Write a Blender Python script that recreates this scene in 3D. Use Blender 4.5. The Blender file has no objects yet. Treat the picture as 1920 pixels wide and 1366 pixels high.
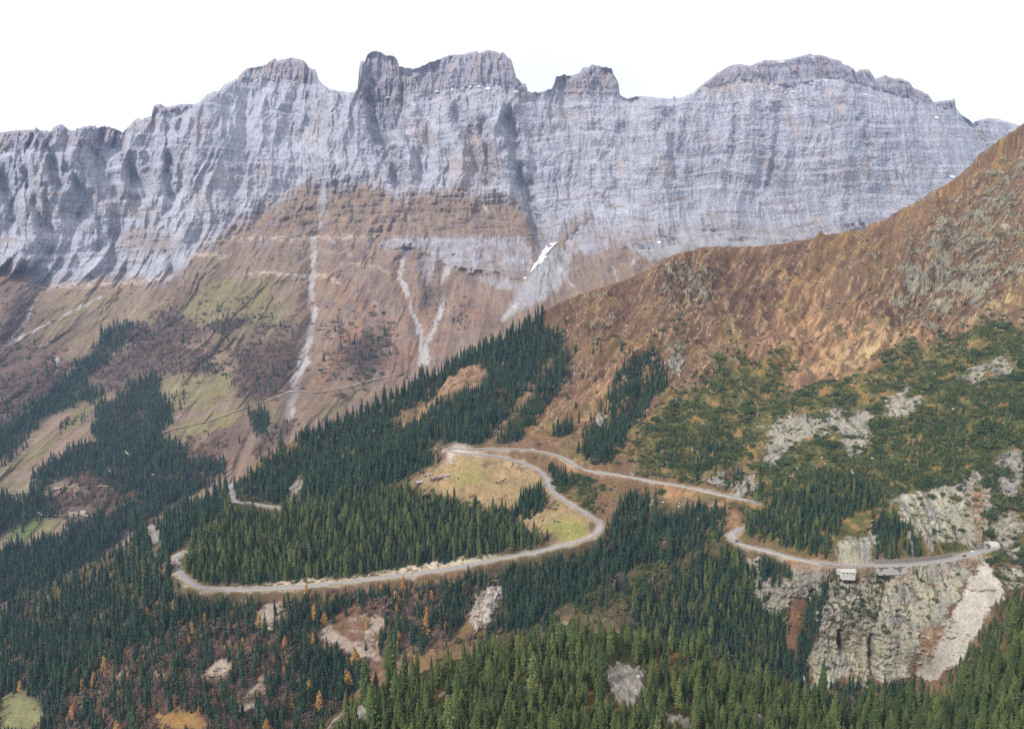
import bpy, math, random
import numpy as np
from mathutils import Vector
from mathutils.kdtree import KDTree

random.seed(7)
RS = np.random.RandomState(11)
sc = bpy.context.scene
COL = sc.collection
F = 1371.0                       # focal length in photo pixels (1920 wide)
PITCH = math.atan(183 / F)       # camera looks slightly down
CP, SP = math.cos(PITCH), math.sin(PITCH)
f32 = np.float32

# ------------------------------------------------------------------ helpers
def S(r, g, b, k=0.77):
    """reflectance of a surface seen as this sRGB colour in open daylight"""
    c = np.array([r, g, b], float) / 255
    return np.where(c <= .04045, c / 12.92, ((c + .055) / 1.055) ** 2.4) * k

def ray(px, py):
    """unit-forward sight line of a photo pixel, scaled so that y = 1"""
    u = (px - 960) / F; v = (683 - py) / F
    dy = CP + v * SP; dz = v * CP - SP
    return u / dy, dz / dy

def project(x, y, z):
    zc = y * CP - z * SP
    return 960 + F * x / zc, 683 - F * (y * SP + z * CP) / zc

_ang = np.linspace(0, 2 * np.pi, 256, endpoint=False)
_GX, _GY = np.cos(_ang).astype(f32), np.sin(_ang).astype(f32)
def pn(x, y, s=0):
    x = np.asarray(x, float); y = np.asarray(y, float)
    xf = np.floor(x); yf = np.floor(y)
    xi = xf.astype(np.int64); yi = yf.astype(np.int64)
    x = (x - xf).astype(f32); y = (y - yf).astype(f32)
    def g(a, b, dx, dy):
        h = (a * 374761393 + b * 668265263 + s * 974634731) & 0xFFFFFFFF
        h = ((h ^ (h >> 13)) * 1274126177) & 0xFFFFFFFF
        h = (h ^ (h >> 16)) & 255
        return _GX[h] * dx + _GY[h] * dy
    u = x * x * x * (x * (x * 6 - 15) + 10); v = y * y * y * (y * (y * 6 - 15) + 10)
    n0 = g(xi, yi, x, y); n1 = g(xi + 1, yi, x - 1, y)
    n2 = g(xi, yi + 1, x, y - 1); n3 = g(xi + 1, yi + 1, x - 1, y - 1)
    a = n0 + u * (n1 - n0); b = n2 + u * (n3 - n2)
    return (a + v * (b - a)) * 1.5
def fbm(x, y, s=0, o=4, g=.5):
    r = 0; a = 1.0; t = 0
    for i in range(o):
        r = r + a * pn(x * 2 ** i + 17.3 * i, y * 2 ** i - 9.1 * i, s + i * 13); t += a; a *= g
    return r / t * 1.4
def ridged(x, y, s=0, o=3):
    r = 0; a = 1.0; t = 0
    for i in range(o):
        r = r + a * (1 - 2 * np.abs(pn(x * 2 ** i + 5.7 * i, y * 2 ** i + 3.1 * i, s + i * 7))); t += a; a *= .5
    return r / t
def sstep(a, b, x):
    t = np.clip((x - a) / (b - a), 0, 1); return t * t * (3 - 2 * t)
def mix(c, d, m):
    return c + (np.asarray(d) - c) * np.asarray(m)[:, None]

# layout maps: regions of the hillside outlined on a 2 px lattice of sight lines, then carried onto the land
PX0, PY0, RES, MW, MH = -360, 0, 2, 1320, 860
_gx, _gy = np.meshgrid(PX0 + RES * np.arange(MW), PY0 + RES * np.arange(MH))
def poly(*pts, out=None, val=1.0):
    M = np.zeros((MH, MW), f32) if out is None else out
    p = np.array(pts, float).reshape(-1, 2)
    i0 = max(0, int((p[:, 0].min() - PX0) / RES)); i1 = min(MW, int((p[:, 0].max() - PX0) / RES) + 2)
    j0 = max(0, int(p[:, 1].min() / RES)); j1 = min(MH, int(p[:, 1].max() / RES) + 2)
    X = _gx[j0:j1, i0:i1]; Y = _gy[j0:j1, i0:i1]; ins = np.zeros(X.shape, bool)
    for k in range(len(p)):
        (xa, ya), (xb, yb) = p[k], p[k - 1]
        if ya == yb: continue
        ins ^= ((ya > Y) != (yb > Y)) & (X < (xb - xa) * (Y - ya) / (yb - ya) + xa)
    M[j0:j1, i0:i1][ins] = val
    return M
def polys(*lists):
    M = np.zeros((MH, MW), f32)
    for l in lists:
        poly(*l, out=M)
    return M
def line(pts, w, M=None, val=1.0, w2=None):
    """distance-profiled stroke (1 on the line to 0 at w)"""
    M = np.zeros((MH, MW), f32) if M is None else M
    p = np.array(pts, float); n = len(p) - 1
    for k in range(n):
        (xa, ya), (xb, yb) = p[k], p[k + 1]
        wk = w if w2 is None else w + (w2 - w) * (k + .5) / n
        i0 = max(0, int((min(xa, xb) - wk - PX0) / RES)); i1 = min(MW, int((max(xa, xb) + wk - PX0) / RES) + 2)
        j0 = max(0, int((min(ya, yb) - wk) / RES)); j1 = min(MH, int((max(ya, yb) + wk) / RES) + 2)
        X = _gx[j0:j1, i0:i1] - xa; Y = _gy[j0:j1, i0:i1] - ya
        dx, dy = xb - xa, yb - ya
        t = np.clip((X * dx + Y * dy) / (dx * dx + dy * dy + 1e-6), 0, 1)
        d = np.hypot(X - t * dx, Y - t * dy)
        M[j0:j1, i0:i1] = np.maximum(M[j0:j1, i0:i1], val * np.clip(1 - d / wk, 0, 1))
    return M
def blur(M, r):
    r = int(max(1, round(r / RES)))
    for ax in (0, 1):
        for _ in range(2):
            P = np.pad(M, [(r + 1, r) if a == ax else (0, 0) for a in (0, 1)], mode='edge').cumsum(ax)
            M = (np.take(P, np.arange(2 * r + 1, P.shape[ax]), ax) - np.take(P, np.arange(0, P.shape[ax] - 2 * r - 1), ax)) / (2 * r + 1)
    return M.astype(f32)
def look(M, px, py):
    x = np.clip((px - PX0) / RES, 0, MW - 1.001); y = np.clip((py - PY0) / RES, 0, MH - 1.001)
    i = x.astype(int); j = y.astype(int); a = (x - i).astype(f32); b = (y - j).astype(f32)
    return (M[j, i] * (1 - a) + M[j, i + 1] * a) * (1 - b) + (M[j + 1, i] * (1 - a) + M[j + 1, i + 1] * a) * b

def tps(pts):
    """smooth field of 1/distance through (px, py, distance) control points"""
    p = np.array(pts, float); X = p[:, :2] / 500; v = 1000 / p[:, 2]; n = len(p)
    def U(d2): return np.where(d2 > 0, .5 * d2 * np.log(d2 + 1e-12), 0)
    K = U(((X[:, None] - X[None]) ** 2).sum(-1)) + np.eye(n) * 2e-3
    A = np.zeros((n + 3, n + 3)); A[:n, :n] = K; A[:n, n] = 1; A[:n, n + 1:] = X; A[n, :n] = 1; A[n + 1:, :n] = X.T
    w = np.linalg.solve(A, np.r_[v, 0, 0, 0])
    def f(px, py):
        x = np.clip(px, -360, 2280) / 500; y = py / 500
        r = w[n] + w[n + 1] * x + w[n + 2] * y
        for i in range(n):
            r = r + w[i] * U((x - X[i, 0]) ** 2 + (y - X[i, 1]) ** 2)
        return 1000 / np.clip(r, .2, 20)
    return f

# ------------------------------------------------------------------ object helpers
def tag(o, label=None, cat=None, group=None, kind=None):
    if label: o['label'] = label
    if cat: o['category'] = cat
    if group: o['group'] = group
    if kind: o['kind'] = kind
    return o
def link(name, me, parent=None):
    o = bpy.data.objects.new(name, me); COL.objects.link(o)
    if parent: o.parent = parent
    return o
def empty(name, loc, rz=0, sc_=1):
    o = bpy.data.objects.new(name, None); COL.objects.link(o)
    o.location = loc; o.rotation_euler = (0, 0, rz); o.scale = sc_ if isinstance(sc_, tuple) else (sc_,) * 3
    o.empty_display_size = .5
    return o
def mesh(name, verts, faces, mats, smooth=True, mi=None):
    me = bpy.data.meshes.new(name)
    me.from_pydata([tuple(map(float, v)) for v in verts], [], [tuple(map(int, f)) for f in faces])
    for m in mats: me.materials.append(m)
    if mi is not None: me.polygons.foreach_set('material_index', np.array(mi, np.int32))
    me.polygons.foreach_set('use_smooth', np.full(len(faces), smooth))
    me.update(); return me
def grid_mesh(name, P, mat, color=None, keep=None, smooth=True):
    """P (rows, cols, 3) -> quad sheet"""
    R, C = P.shape[:2]
    me = bpy.data.meshes.new(name)
    me.vertices.add(R * C); me.vertices.foreach_set('co', P.reshape(-1).astype(f32))
    a = (np.arange(R - 1)[:, None] * C + np.arange(C - 1)[None]).reshape(-1)
    q = np.stack([a, a + C, a + C + 1, a + 1], 1)
    if keep is not None: q = q[keep.reshape(-1)]
    n = len(q)
    me.loops.add(n * 4); me.loops.foreach_set('vertex_index', q.reshape(-1).astype(np.int32))
    me.polygons.add(n); me.polygons.foreach_set('loop_start', np.arange(0, 4 * n, 4, dtype=np.int32))
    me.polygons.foreach_set('loop_total', np.full(n, 4, np.int32))
    me.polygons.foreach_set('use_smooth', np.full(n, smooth))
    me.materials.append(mat); me.update(calc_edges=True)
    if color is not None:
        at = me.color_attributes.new('cover', 'FLOAT_COLOR', 'POINT')
        c = np.ones((R * C, 4), f32); c[:, :3] = np.clip(color, .003, .9)
        at.data.foreach_set('color', c.reshape(-1))
    return me

# ------------------------------------------------------------------ materials
def newmat(name, rough=.9, spec=.2):
    m = bpy.data.materials.new(name); m.use_nodes = True
    b = m.node_tree.nodes['Principled BSDF']
    b.inputs['Roughness'].default_value = rough; b.inputs['Specular IOR Level'].default_value = spec
    return m, m.node_tree, b
def simple(name, c, rough=.8, var=.25, scale=1.5, spec=.2, metal=0):
    m, t, b = newmat(name, rough, spec)
    b.inputs['Metallic'].default_value = metal
    tc = t.nodes.new('ShaderNodeTexCoord'); n = t.nodes.new('ShaderNodeTexNoise'); r = t.nodes.new('ShaderNodeValToRGB')
    n.inputs['Scale'].default_value = scale; n.inputs['Detail'].default_value = 5
    t.links.new(tc.outputs['Object'], n.inputs['Vector']); t.links.new(n.outputs['Fac'], r.inputs['Fac'])
    c = np.array(c)
    r.color_ramp.elements[0].position = .3; r.color_ramp.elements[1].position = .7
    r.color_ramp.elements[0].color = (*np.clip(c * (1 - var), 0, 1), 1); r.color_ramp.elements[1].color = (*np.clip(c * (1 + var), 0, 1), 1)
    t.links.new(r.outputs['Color'], b.inputs['Base Color'])
    return m
def terrain_mat(name, scales, amp, bump, bscale):
    m, t, b = newmat(name, .95, .1)
    a = t.nodes.new('ShaderNodeAttribute'); a.attribute_name = 'cover'
    tc = t.nodes.new('ShaderNodeTexCoord')
    last = a.outputs['Color']
    for s, k in zip(scales, amp):
        n = t.nodes.new('ShaderNodeTexNoise'); n.inputs['Scale'].default_value = s
        n.inputs['Detail'].default_value = 4; n.inputs['Roughness'].default_value = .65
        t.links.new(tc.outputs['Object'], n.inputs['Vector'])
        mr = t.nodes.new('ShaderNodeMapRange'); mr.inputs[1].default_value = .3; mr.inputs[2].default_value = .7
        mr.inputs[3].default_value = 1 - k; mr.inputs[4].default_value = 1 + k
        t.links.new(n.outputs['Fac'], mr.inputs[0])
        vm = t.nodes.new('ShaderNodeVectorMath'); vm.operation = 'SCALE'
        t.links.new(last, vm.inputs[0]); t.links.new(mr.outputs[0], vm.inputs['Scale']); last = vm.outputs[0]
    t.links.new(last, b.inputs['Base Color'])
    n = t.nodes.new('ShaderNodeTexNoise'); n.inputs['Scale'].default_value = bscale; n.inputs['Detail'].default_value = 6
    n.inputs['Roughness'].default_value = .7
    t.links.new(tc.outputs['Object'], n.inputs['Vector'])
    bp = t.nodes.new('ShaderNodeBump'); bp.inputs['Strength'].default_value = 1; bp.inputs['Distance'].default_value = bump
    t.links.new(n.outputs['Fac'], bp.inputs['Height']); t.links.new(bp.outputs[0], b.inputs['Normal'])
    return m
def foliage(name, cols, rough=.85):
    """leaf colour differs from plant to plant, and a little inside each crown"""
    m, t, b = newmat(name, rough, .15)
    oi = t.nodes.new('ShaderNodeObjectInfo'); r = t.nodes.new('ShaderNodeValToRGB')
    for i, c in enumerate(cols):
        e = r.color_ramp.elements[i] if i < 2 else r.color_ramp.elements.new(1)
        e.position = i / (len(cols) - 1); e.color = (*c, 1)
    t.links.new(oi.outputs['Random'], r.inputs['Fac'])
    g = t.nodes.new('ShaderNodeNewGeometry')
    mr = t.nodes.new('ShaderNodeMapRange'); mr.inputs[3].default_value = .72; mr.inputs[4].default_value = 1.3
    t.links.new(g.outputs['Random Per Island'], mr.inputs[0])
    vm = t.nodes.new('ShaderNodeVectorMath'); vm.operation = 'SCALE'
    t.links.new(r.outputs['Color'], vm.inputs[0]); t.links.new(mr.outputs[0], vm.inputs['Scale'])
    t.links.new(vm.outputs[0], b.inputs['Base Color'])
    return m

M_far = terrain_mat('limestone_and_alp', (.02, .09), (.12, .16), 2.2, .06)
M_hill = terrain_mat('heath_rock_and_turf', (.05, .35), (.18, .28), .9, .35)
M_near = terrain_mat('forest_floor', (.1, .7), (.2, .3), .5, .8)
M_ground = simple('valley_floor', S(90, 92, 70), .95, .2, .01)

# ------------------------------------------------------------------ grids
XS = np.r_[np.arange(-350, -20, 12), np.arange(-20, 1941, 1.7), np.arange(1950, 2271, 12)]
NC = len(XS)
def easedown(t, cy, cs, by):
    """row height: follows the jagged crest at the top, evens out below it"""
    s_ = t * (by - cs)
    return cs + s_ + (cy - cs) * np.exp(-s_ / 75)
def layer(crest, bottom, field, rows, power=1.0, even=0):
    cy = np.interp(XS, [p[0] for p in crest], [p[1] for p in crest])
    by = np.interp(XS, [p[0] for p in bottom], [p[1] for p in bottom])
    cs = cy
    if even:
        k = even; ap = np.pad(cy, (k, k), mode='edge'); cs = np.convolve(np.convolve(ap, np.ones(k) / k, 'same'), np.ones(k) / k, 'same')[k:-k]
        cs = np.where((XS > -20) & (XS < 1940), cs, cy)
    t = np.linspace(0, 1, rows) ** power
    PY = easedown(t[:, None], cy[None], cs[None], by[None])
    PX = np.broadcast_to(XS[None], PY.shape)
    Y = field(PX, PY)
    return PX.copy(), PY, Y, cy, (by, cs)
def lift(PX, PY, Y):
    u, v = ray(PX, PY)
    return np.stack([u * Y, Y, v * Y], -1)
def backside(P, slope, reach, n=10):
    """rows behind the crest, falling away"""
    d = (np.linspace(1, 0, n, endpoint=False) ** 1.6)[:, None] * reach
    B = np.repeat(P[:1], n, 0).copy()
    k = B[..., 1] + d
    B[..., 0] *= k / B[..., 1]; B[..., 1] = k
    B[..., 2] -= slope * d
    return np.concatenate([B, P], 0)

class Land:
    """looks up the built surface under a sight line"""
    def __init__(s, P, cy, by, power):
        s.P, s.cy, s.by, s.cs, s.pw, s.R = P, cy, by[0], by[1], power, P.shape[0]
    def at(s, px, py):
        px = np.asarray(px, float); py = np.asarray(py, float)
        c = np.clip(np.interp(px, XS, np.arange(NC)), 0, NC - 1.001)
        cy = np.interp(px, XS, s.cy); by = np.interp(px, XS, s.by)
        cs = np.interp(px, XS, s.cs); lo = np.zeros_like(px); hi = np.ones_like(px)
        for _ in range(22):
            m = (lo + hi) / 2; low_ = easedown(m, cy, cs, by) < py
            lo = np.where(low_, m, lo); hi = np.where(low_, hi, m)
        t = ((lo + hi) / 2) ** (1 / s.pw)
        r = np.clip(t * (s.R - 1), 0, s.R - 1.001)
        i = r.astype(int); j = c.astype(int); a = (r - i)[..., None]; b = (c - j)[..., None]
        P = s.P
        return (P[i, j] * (1 - a) + P[i + 1, j] * a) * (1 - b) + (P[i, j + 1] * (1 - a) + P[i + 1, j + 1] * a) * b
# ================================================================== A: the far range and the slopes under it
SKY = [(-350,222),(-220,236),(-100,228),(-40,246),(0,249),(25,245),(60,243),(68,240),(78,245),(95,246),(100,240),(112,233),(118,234),(128,243),(140,245),(144,240),(150,240),(158,237),(178,236),(183,240),(195,236),(210,239),(222,244),(230,248),(240,238),(252,226),(258,220),(265,225),(272,221),(284,218),(285,206),(290,197),(300,195),(308,199),(316,201),(330,197),(350,195),(366,196),(372,191),(385,180),(395,173),(412,169),(420,158),(432,153),(444,148),(452,138),(462,128),(480,126),(500,121),(508,113),(516,109),(520,114),(528,112),(538,110),(545,108),(558,110),(568,113),(575,120),(583,129),(592,131),(595,140),(597,149),(605,158),(618,167),(635,171),(655,173),(664,172),(668,166),(671,163),(673,130),(676,115),(684,116),(688,103),(696,97),(706,95),(715,99),(725,104),(735,104),(743,109),(746,114),(748,125),(755,124),(757,127),(762,126),(772,129),(782,128),(790,124),(805,117),(820,112),(835,106),(850,103),(870,102),(885,97),(895,95),(897,101),(908,96),(918,94),(928,96),(938,101),(941,98),(946,100),(950,107),(958,110),(962,122),(965,135),(968,147),(974,150),(978,156),(985,157),(988,163),(988.8,172),(1000,173),(1010,173),(1022,170),(1035,165),(1040,155),(1042,144),(1048,142),(1060,140),(1066,142),(1085,138),(1090,131),(1095,126),(1102,127),(1110,121),(1120,123),(1135,126),(1147,128),(1150,138),(1152,142),(1158,150),(1160,157),(1162,177),(1175,185),(1190,181),(1205,180),(1225,183),(1245,184),(1262,185),(1264,177),(1267,184),(1280,183),(1300,172),(1315,160),(1327,151),(1347,136),(1371,122),(1388,120),(1405,124),(1418,119),(1432,113),(1448,113),(1465,114),(1482,110),(1499,106),(1519,101),(1526,103),(1543,104),(1559,110),(1576,114),(1581,121),(1590,122),(1600,129),(1605,135),(1612,131),(1617,130),(1630,131),(1637,141),(1640,148),(1650,145),(1660,141),(1668,145),(1677,147),(1687,146),(1701,152),(1709,158),(1711,164),(1728,171),(1741,178),(1748,188),(1750,192),(1765,189),(1785,187),(1791,186),(1792,201),(1802,215),(1819,225),(1824,230),(1835,225),(1852,222),(1872,223),(1889,228),(1903,233),(1960,245),(2100,232),(2270,215)]
_sx = np.arange(-360, 2290, .8)
_sy = np.interp(_sx, [p[0] for p in SKY], [p[1] for p in SKY])
_jag = 2.2 * fbm(_sx / 9, _sx * 0, 3, 3, .6) + 1.6 * pn(_sx / 3.1, _sx * 0, 9)
_sy = _sy + _jag * np.interp(_sx, [-350, 0, 230, 420, 1160, 1300, 1500, 1820, 1850], [1, 1, 1, .8, 1, .5, .6, .9, .3])
SKYD = list(zip(_sx, _sy))
A_bot = [(-350,1420),(-100,1300),(0,1230),(130,1150),(262,1085),(330,1045),(440,985),(520,920),(600,890),(700,830),(880,750),(1020,670),(1100,620),(1300,560),(1600,540),(1800,460),(1920,340),(2270,220.0)]
A_bot = [(x, max(y, 300)) for x, y in A_bot]
A_pts = [(-350,222,2750),(-350,400,2600),(-350,520,2480),(-350,660,2150),(-350,800,1750),(-350,1000,1250),(-350,1200,1030),(-350,1420,900),
 (0,250,2900),(0,400,2760),(0,515,2650),(0,600,2400),(0,700,2110),(0,800,1800),(0,900,1560),(0,1000,1370),(0,1100,1215),(0,1230,1080),
 (200,240,2960),(200,400,2840),(200,515,2700),(200,600,2380),(200,700,2090),(200,800,1790),(200,900,1560),(200,1000,1400),(200,1120,1230),
 (400,160,3250),(400,300,3010),(400,430,2880),(400,520,2580),(400,620,2270),(400,720,1940),(400,820,1660),(400,930,1470),(400,1010,1380),
 (560,112,3400),(560,200,3250),(560,350,3050),(560,440,2880),(560,520,2600),(560,600,2300),(560,700,1950),(560,790,1610),(560,900,1480),
 (720,100,3200),(720,240,3120),(720,345,3020),(720,440,2860),(720,520,2600),(720,600,2330),(720,700,2010),(720,820,1640),
 (850,103,3250),(850,200,3150),(850,350,3020),(850,440,2870),(850,520,2600),(850,640,2170),(850,760,1800),
 (1000,175,3180),(1000,300,3060),(1000,430,2930),(1000,520,2640),(1000,600,2330),(1000,690,2050),
 (1250,186,3200),(1250,300,3080),(1250,430,2960),(1250,490,2740),(1250,570,2450),
 (1450,113,3320),(1450,280,3120),(1450,430,3000),(1450,550,2560),(1600,130,3330),(1600,300,3150),(1600,430,3030),(1600,540,2650),
 (1800,215,3450),(1800,330,3260),(1800,460,3000),(1900,233,3600),(1900,350,3350),(2270,215,3700),(2270,320,3450),(2270,420,3250)]
fA = tps(A_pts)
PX, PY, Y, cyA, byA = layer(SKYD, A_bot, fA, 560, even=45)
P0 = lift(PX, PY, Y)
X, Z = P0[..., 0], P0[..., 2]

# where the great wall ends and the slopes begin
BASE = [(-360,520),(0,492),(40,500),(90,532),(200,520),(300,522),(345,492),(375,462),(430,428),(480,396),(520,372),(560,346),(590,350),(640,340),(700,347),(740,356),(800,354),(850,352),(900,357),(960,368),(985,395),(1000,440),(1010,465),(1060,432),(1100,405),(1130,425),(1200,452),(1280,432),(1350,428),(1450,436),(1600,432),(1700,424),(1920,400),(2290,380)]
bx = np.interp(PX, [p[0] for p in BASE], [p[1] for p in BASE])
wv = 14 * fbm(X / 160, Z / 260, 21, 4) + 16 * fbm(X / 26, Z / 190, 22, 4) + 5 * fbm(X / 20, Z / 20, 23, 3)
wall = 1 - sstep(-16, 22, PY - bx - wv)
gw = blur(polys([190,470,262,428,330,440,335,474,262,470]), 10)
wall = wall * (1 - .6 * look(gw, PX + wv, PY))
crag = blur(polys([(1052,470),(1058,440),(1080,424),(1108,402),(1140,420),(1150,470),(1120,482)], [(700,452),(760,440),(835,445),(900,440),(985,445),(1000,480),(985,520),(900,512),(840,505),(800,470),(720,470)], [(1150,455),(1200,420),(1232,440),(1226,468)], [(785,482),(812,480),(820,520),(806,545),(790,520)]), 6)
rk2 = look(crag, PX + wv * .6, PY + wv * .4)
rock = np.maximum(wall, sstep(.35, .75, rk2 * .8 + .35 * fbm(X / 34, Z / 26, 25, 4)))
cap = polys([(-360,215),(235,225),(232,252),(225,272),(180,280),(110,275),(50,284),(-20,290),(-360,290)], [(283,190),(372,190),(368,203),(330,213),(284,214)], [(440,150),(470,120),(520,100),(580,115),(602,158),(560,152),(500,150)], [(671,90),(750,90),(752,140),(790,120),(850,98),(960,90),(990,160),(990,172),(900,164),(800,172),(765,175),(752,215),(740,240),(705,230),(700,190),(672,178)], [(1038,130),(1160,115),(1164,178),(1100,176),(1040,168)], [(1300,172),(1380,110),(1530,96),(1620,120),(1760,180),(1800,190),(1796,214),(1745,196),(1700,184),(1640,168),(1600,162),(1548,150),(1530,155),(1490,166),(1455,158),(1400,150),(1340,160)])
capm = sstep(.35, .65, look(blur(cap, 6), PX + 5 * fbm(X / 50, Z / 50, 31), PY + 6 * fbm(X / 60, Z / 60, 32)))

# gullies, clefts and couloirs (position, width, depth in metres)
CLEFT = [([(315,288),(317,330),(320,372)],11,55),([(693,178),(705,230),(735,300),(752,340)],20,85),([(700,150),(712,190),(735,235)],26,55),([(752,160),(757,200),(752,240)],11,45),([(955,225),(962,275),(968,310),(980,345)],17,85),([(985,350),(998,395),(1008,445),(1015,465)],16,70),([(880,245),(888,285),(893,310)],13,45),([(905,235),(914,300),(920,345)],14,55),([(860,215),(868,260),(880,290)],16,35),
 ([(1383,205),(1380,250),(1375,300)],10,42),([(1460,195),(1462,240),(1452,300),(1440,350)],12,50),([(1358,325),(1366,372)],9,32),([(1432,300),(1424,365)],8,30),([(1262,270),(1263,340)],10,40),([(1240,240),(1262,215)],15,30),([(1545,106),(1550,150)],18,35),([(1620,255),(1632,300)],9,35),([(1595,375),(1590,405)],9,25),([(1120,270),(1135,290)],8,18),([(1010,260),(1008,300)],10,30),
 ([(5,330),(28,400),(45,440)],17,65),([(50,325),(66,380),(78,425)],15,60),([(80,360),(86,400),(90,430)],11,45),([(95,305),(110,352)],12,50),([(130,320),(152,360)],14,45),([(108,500),(130,440),(170,365)],9,28),([(233,512),(240,470)],9,35),([(318,470),(323,508)],12,50),([(470,292),(480,350)],16,35),([(548,218),(556,262)],20,28),([(605,190),(622,290)],12,34),([(575,180),(600,240),(606,290)],12,30),([(660,205),(668,260)],12,24),([(590,300),(600,350)],14,28),([(800,250),(808,280)],14,28),([(1165,235),(1175,265)],10,25),([(1250,300),(1220,350)],12,20),([(240,300),(250,340)],16,35),([(275,290),(285,330)],12,30),([(190,255),(172,300)],12,30),([(150,500),(165,525)],10,25),
 ([(590,440),(586,480),(584,520),(582,560),(588,600),(575,660),(555,720),(545,780)],26,72),([(760,470),(750,520),(765,560),(778,600),(796,640),(790,680)],18,46),([(832,470),(828,520),(833,560),(820,610),(802,650),(797,680)],18,46),([(795,480),(808,545),(806,590)],18,50),([(80,535),(62,575),(40,620),(20,650)],34,90),([(700,440),(706,470)],12,22),([(640,430),(655,520),(640,600)],18,14),([(520,540),(500,610),(512,660)],20,14),([(900,520),(880,590),(870,640)],20,16),([(690,540),(700,620)],18,14),([(455,480),(420,540)],16,10),([(150,560),(90,620)],20,14),([(230,560),(120,660)],22,12)]
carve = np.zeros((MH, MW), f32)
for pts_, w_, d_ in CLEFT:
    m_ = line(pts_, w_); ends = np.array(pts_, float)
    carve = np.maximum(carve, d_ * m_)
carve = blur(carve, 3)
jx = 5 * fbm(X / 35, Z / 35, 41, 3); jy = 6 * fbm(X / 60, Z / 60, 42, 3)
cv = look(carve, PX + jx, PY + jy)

side = np.interp(PX, [-350, 250, 420, 650, 950, 1050, 1300, 1900], [1.1, 1.1, .75, .75, .8, .5, .42, .42])
low = fbm(X / 420, Z / 1500, 51, 3)
rib = ridged(X / 170 + .6 * fbm(X / 250, Z / 300, 52, 2), Z / 1100 + X / 900, 53, 3)
flt = ridged(X / 55 + .8 * fbm(X / 90, Z / 140, 54, 2), Z / 420, 55, 3)
big = fbm(X / 150 + .5 * fbm(X / 200, Z / 200, 57, 2), Z / 700, 58, 3)
rockc = rock; rock = wall + .4 * (rock - wall)
d = rock * (110 * low + 38 * big * (side + .15) - 52 * side * rib - 9 * (side + .3) * flt)
s = Z - .05 * X + 32 * fbm(X / 500, Z / 500, 61, 2) + 5 * fbm(X / 60, Z / 60, 62, 3)
def terr(s, h, k=.3):
    q = s / h; fl = np.floor(q); return (fl + sstep(0, k, q - fl) - q) * h
sa = .55 + .9 * np.clip(fbm(X / 220, Z / 120, 63, 3) + .3, 0, 1)
sa2 = np.clip(.5 + 1.6 * fbm(X / 90, Z / 40, 69, 3), 0, 1.4)
d += wall * (.15 * sa * terr(s, 64) + .14 * sa2 * terr(s + 9 + 5 * fbm(X / 40, Z / 40, 70, 2), 24) + .13 * sa2 * terr(s, 10, .4))
xw = X + 30 * fbm(X / 80, Z / 160, 44, 3) + .12 * Z; xw2 = X + 10 * fbm(X / 30, Z / 40, 45, 3) - .1 * Z
va = np.clip(.6 + 1.5 * fbm(X / 160, Z / 160, 46, 3), 0, 1.5); vb = np.clip(.5 + 1.8 * fbm(X / 70, Z / 90, 47, 3), 0, 1.5)
d += rock * (.40 * va * terr(xw, 58, .22) * (side - .22) + .26 * vb * terr(-xw2, 21, .25))
d += rock * (5 * fbm(X / 42, Z / 60, 65, 4, .5) + 2.6 * fbm(X / 9, Z / 9, 66, 3, .6) + 34 * (side + .1) * np.abs(fbm(X / 130 + Z / 900, Z / 420, 114, 2)) - 10)
d += capm * (-26 * ridged(X / 34 + .5 * fbm(X / 30, Z / 90, 67, 2), Z / 260, 68, 3) + 8)
slope_ = 1 - rock
d += slope_ * (30 * fbm(X / 230 - Z / 500, Z / 600, 71, 4) - 6 * ridged(X / 80 + Z / 420, Z / 400, 72, 3) + 3 * fbm(X / 24, Z / 30, 73, 4))
# pale rock bands in the slopes
def bandline(pts, w): return blur(line(pts, w), 2)
BANDS = bandline([(330,455),(380,448),(440,446),(520,447),(590,446),(660,446),(700,443)], 6)
BANDS = np.maximum(BANDS, bandline([(70,538),(115,536),(180,532),(275,528),(320,516)], 6)); BANDS = np.maximum(BANDS, bandline([(345,482),(400,478),(425,482)], 6))
BANDS = np.maximum(BANDS, bandline([(470,512),(520,512),(560,516),(610,520),(640,530)], 6)); BANDS = np.maximum(BANDS, bandline([(640,492),(700,500),(730,510)], 4)*.7); BANDS = np.maximum(BANDS, bandline([(600,470),(660,476)], 4)*.6)
bnd = look(BANDS, PX + jx * .6, PY + jy * .8)
d += slope_ * .5 * sa2 * terr(s, 34, .3) * sstep(620, 430, PY)
d += slope_ * (20 * fbm(X / 120 + Z / 400, Z / 200, 48, 4) - 26 * ridged(X / 75 + .8 * fbm(X / 90, Z / 120, 50, 3), Z / 260, 56, 3) * sstep(.35, .65, .5 + fbm(X / 200, Z / 200, 59, 2)) + 6 * fbm(X / 26, Z / 34, 49, 4))
d += cv
d *= np.clip((PY - cyA[None]) / 5, .25, 1)
P = P0 + 0
P[..., 1] += d; P[..., 0] *= P[..., 1] / P0[..., 1]; P[..., 2] = P0[..., 2] + 0 * d
# keep the sight line at the crest so the skyline keeps its outline
kk = np.exp(-(PY - cyA[None]) / 25.0)
P[..., 2] += kk * (P0[..., 2] * P[..., 1] / P0[..., 1] - P0[..., 2])
A_base = P.copy()
landA = Land(P, cyA, byA, 1.0)

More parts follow.
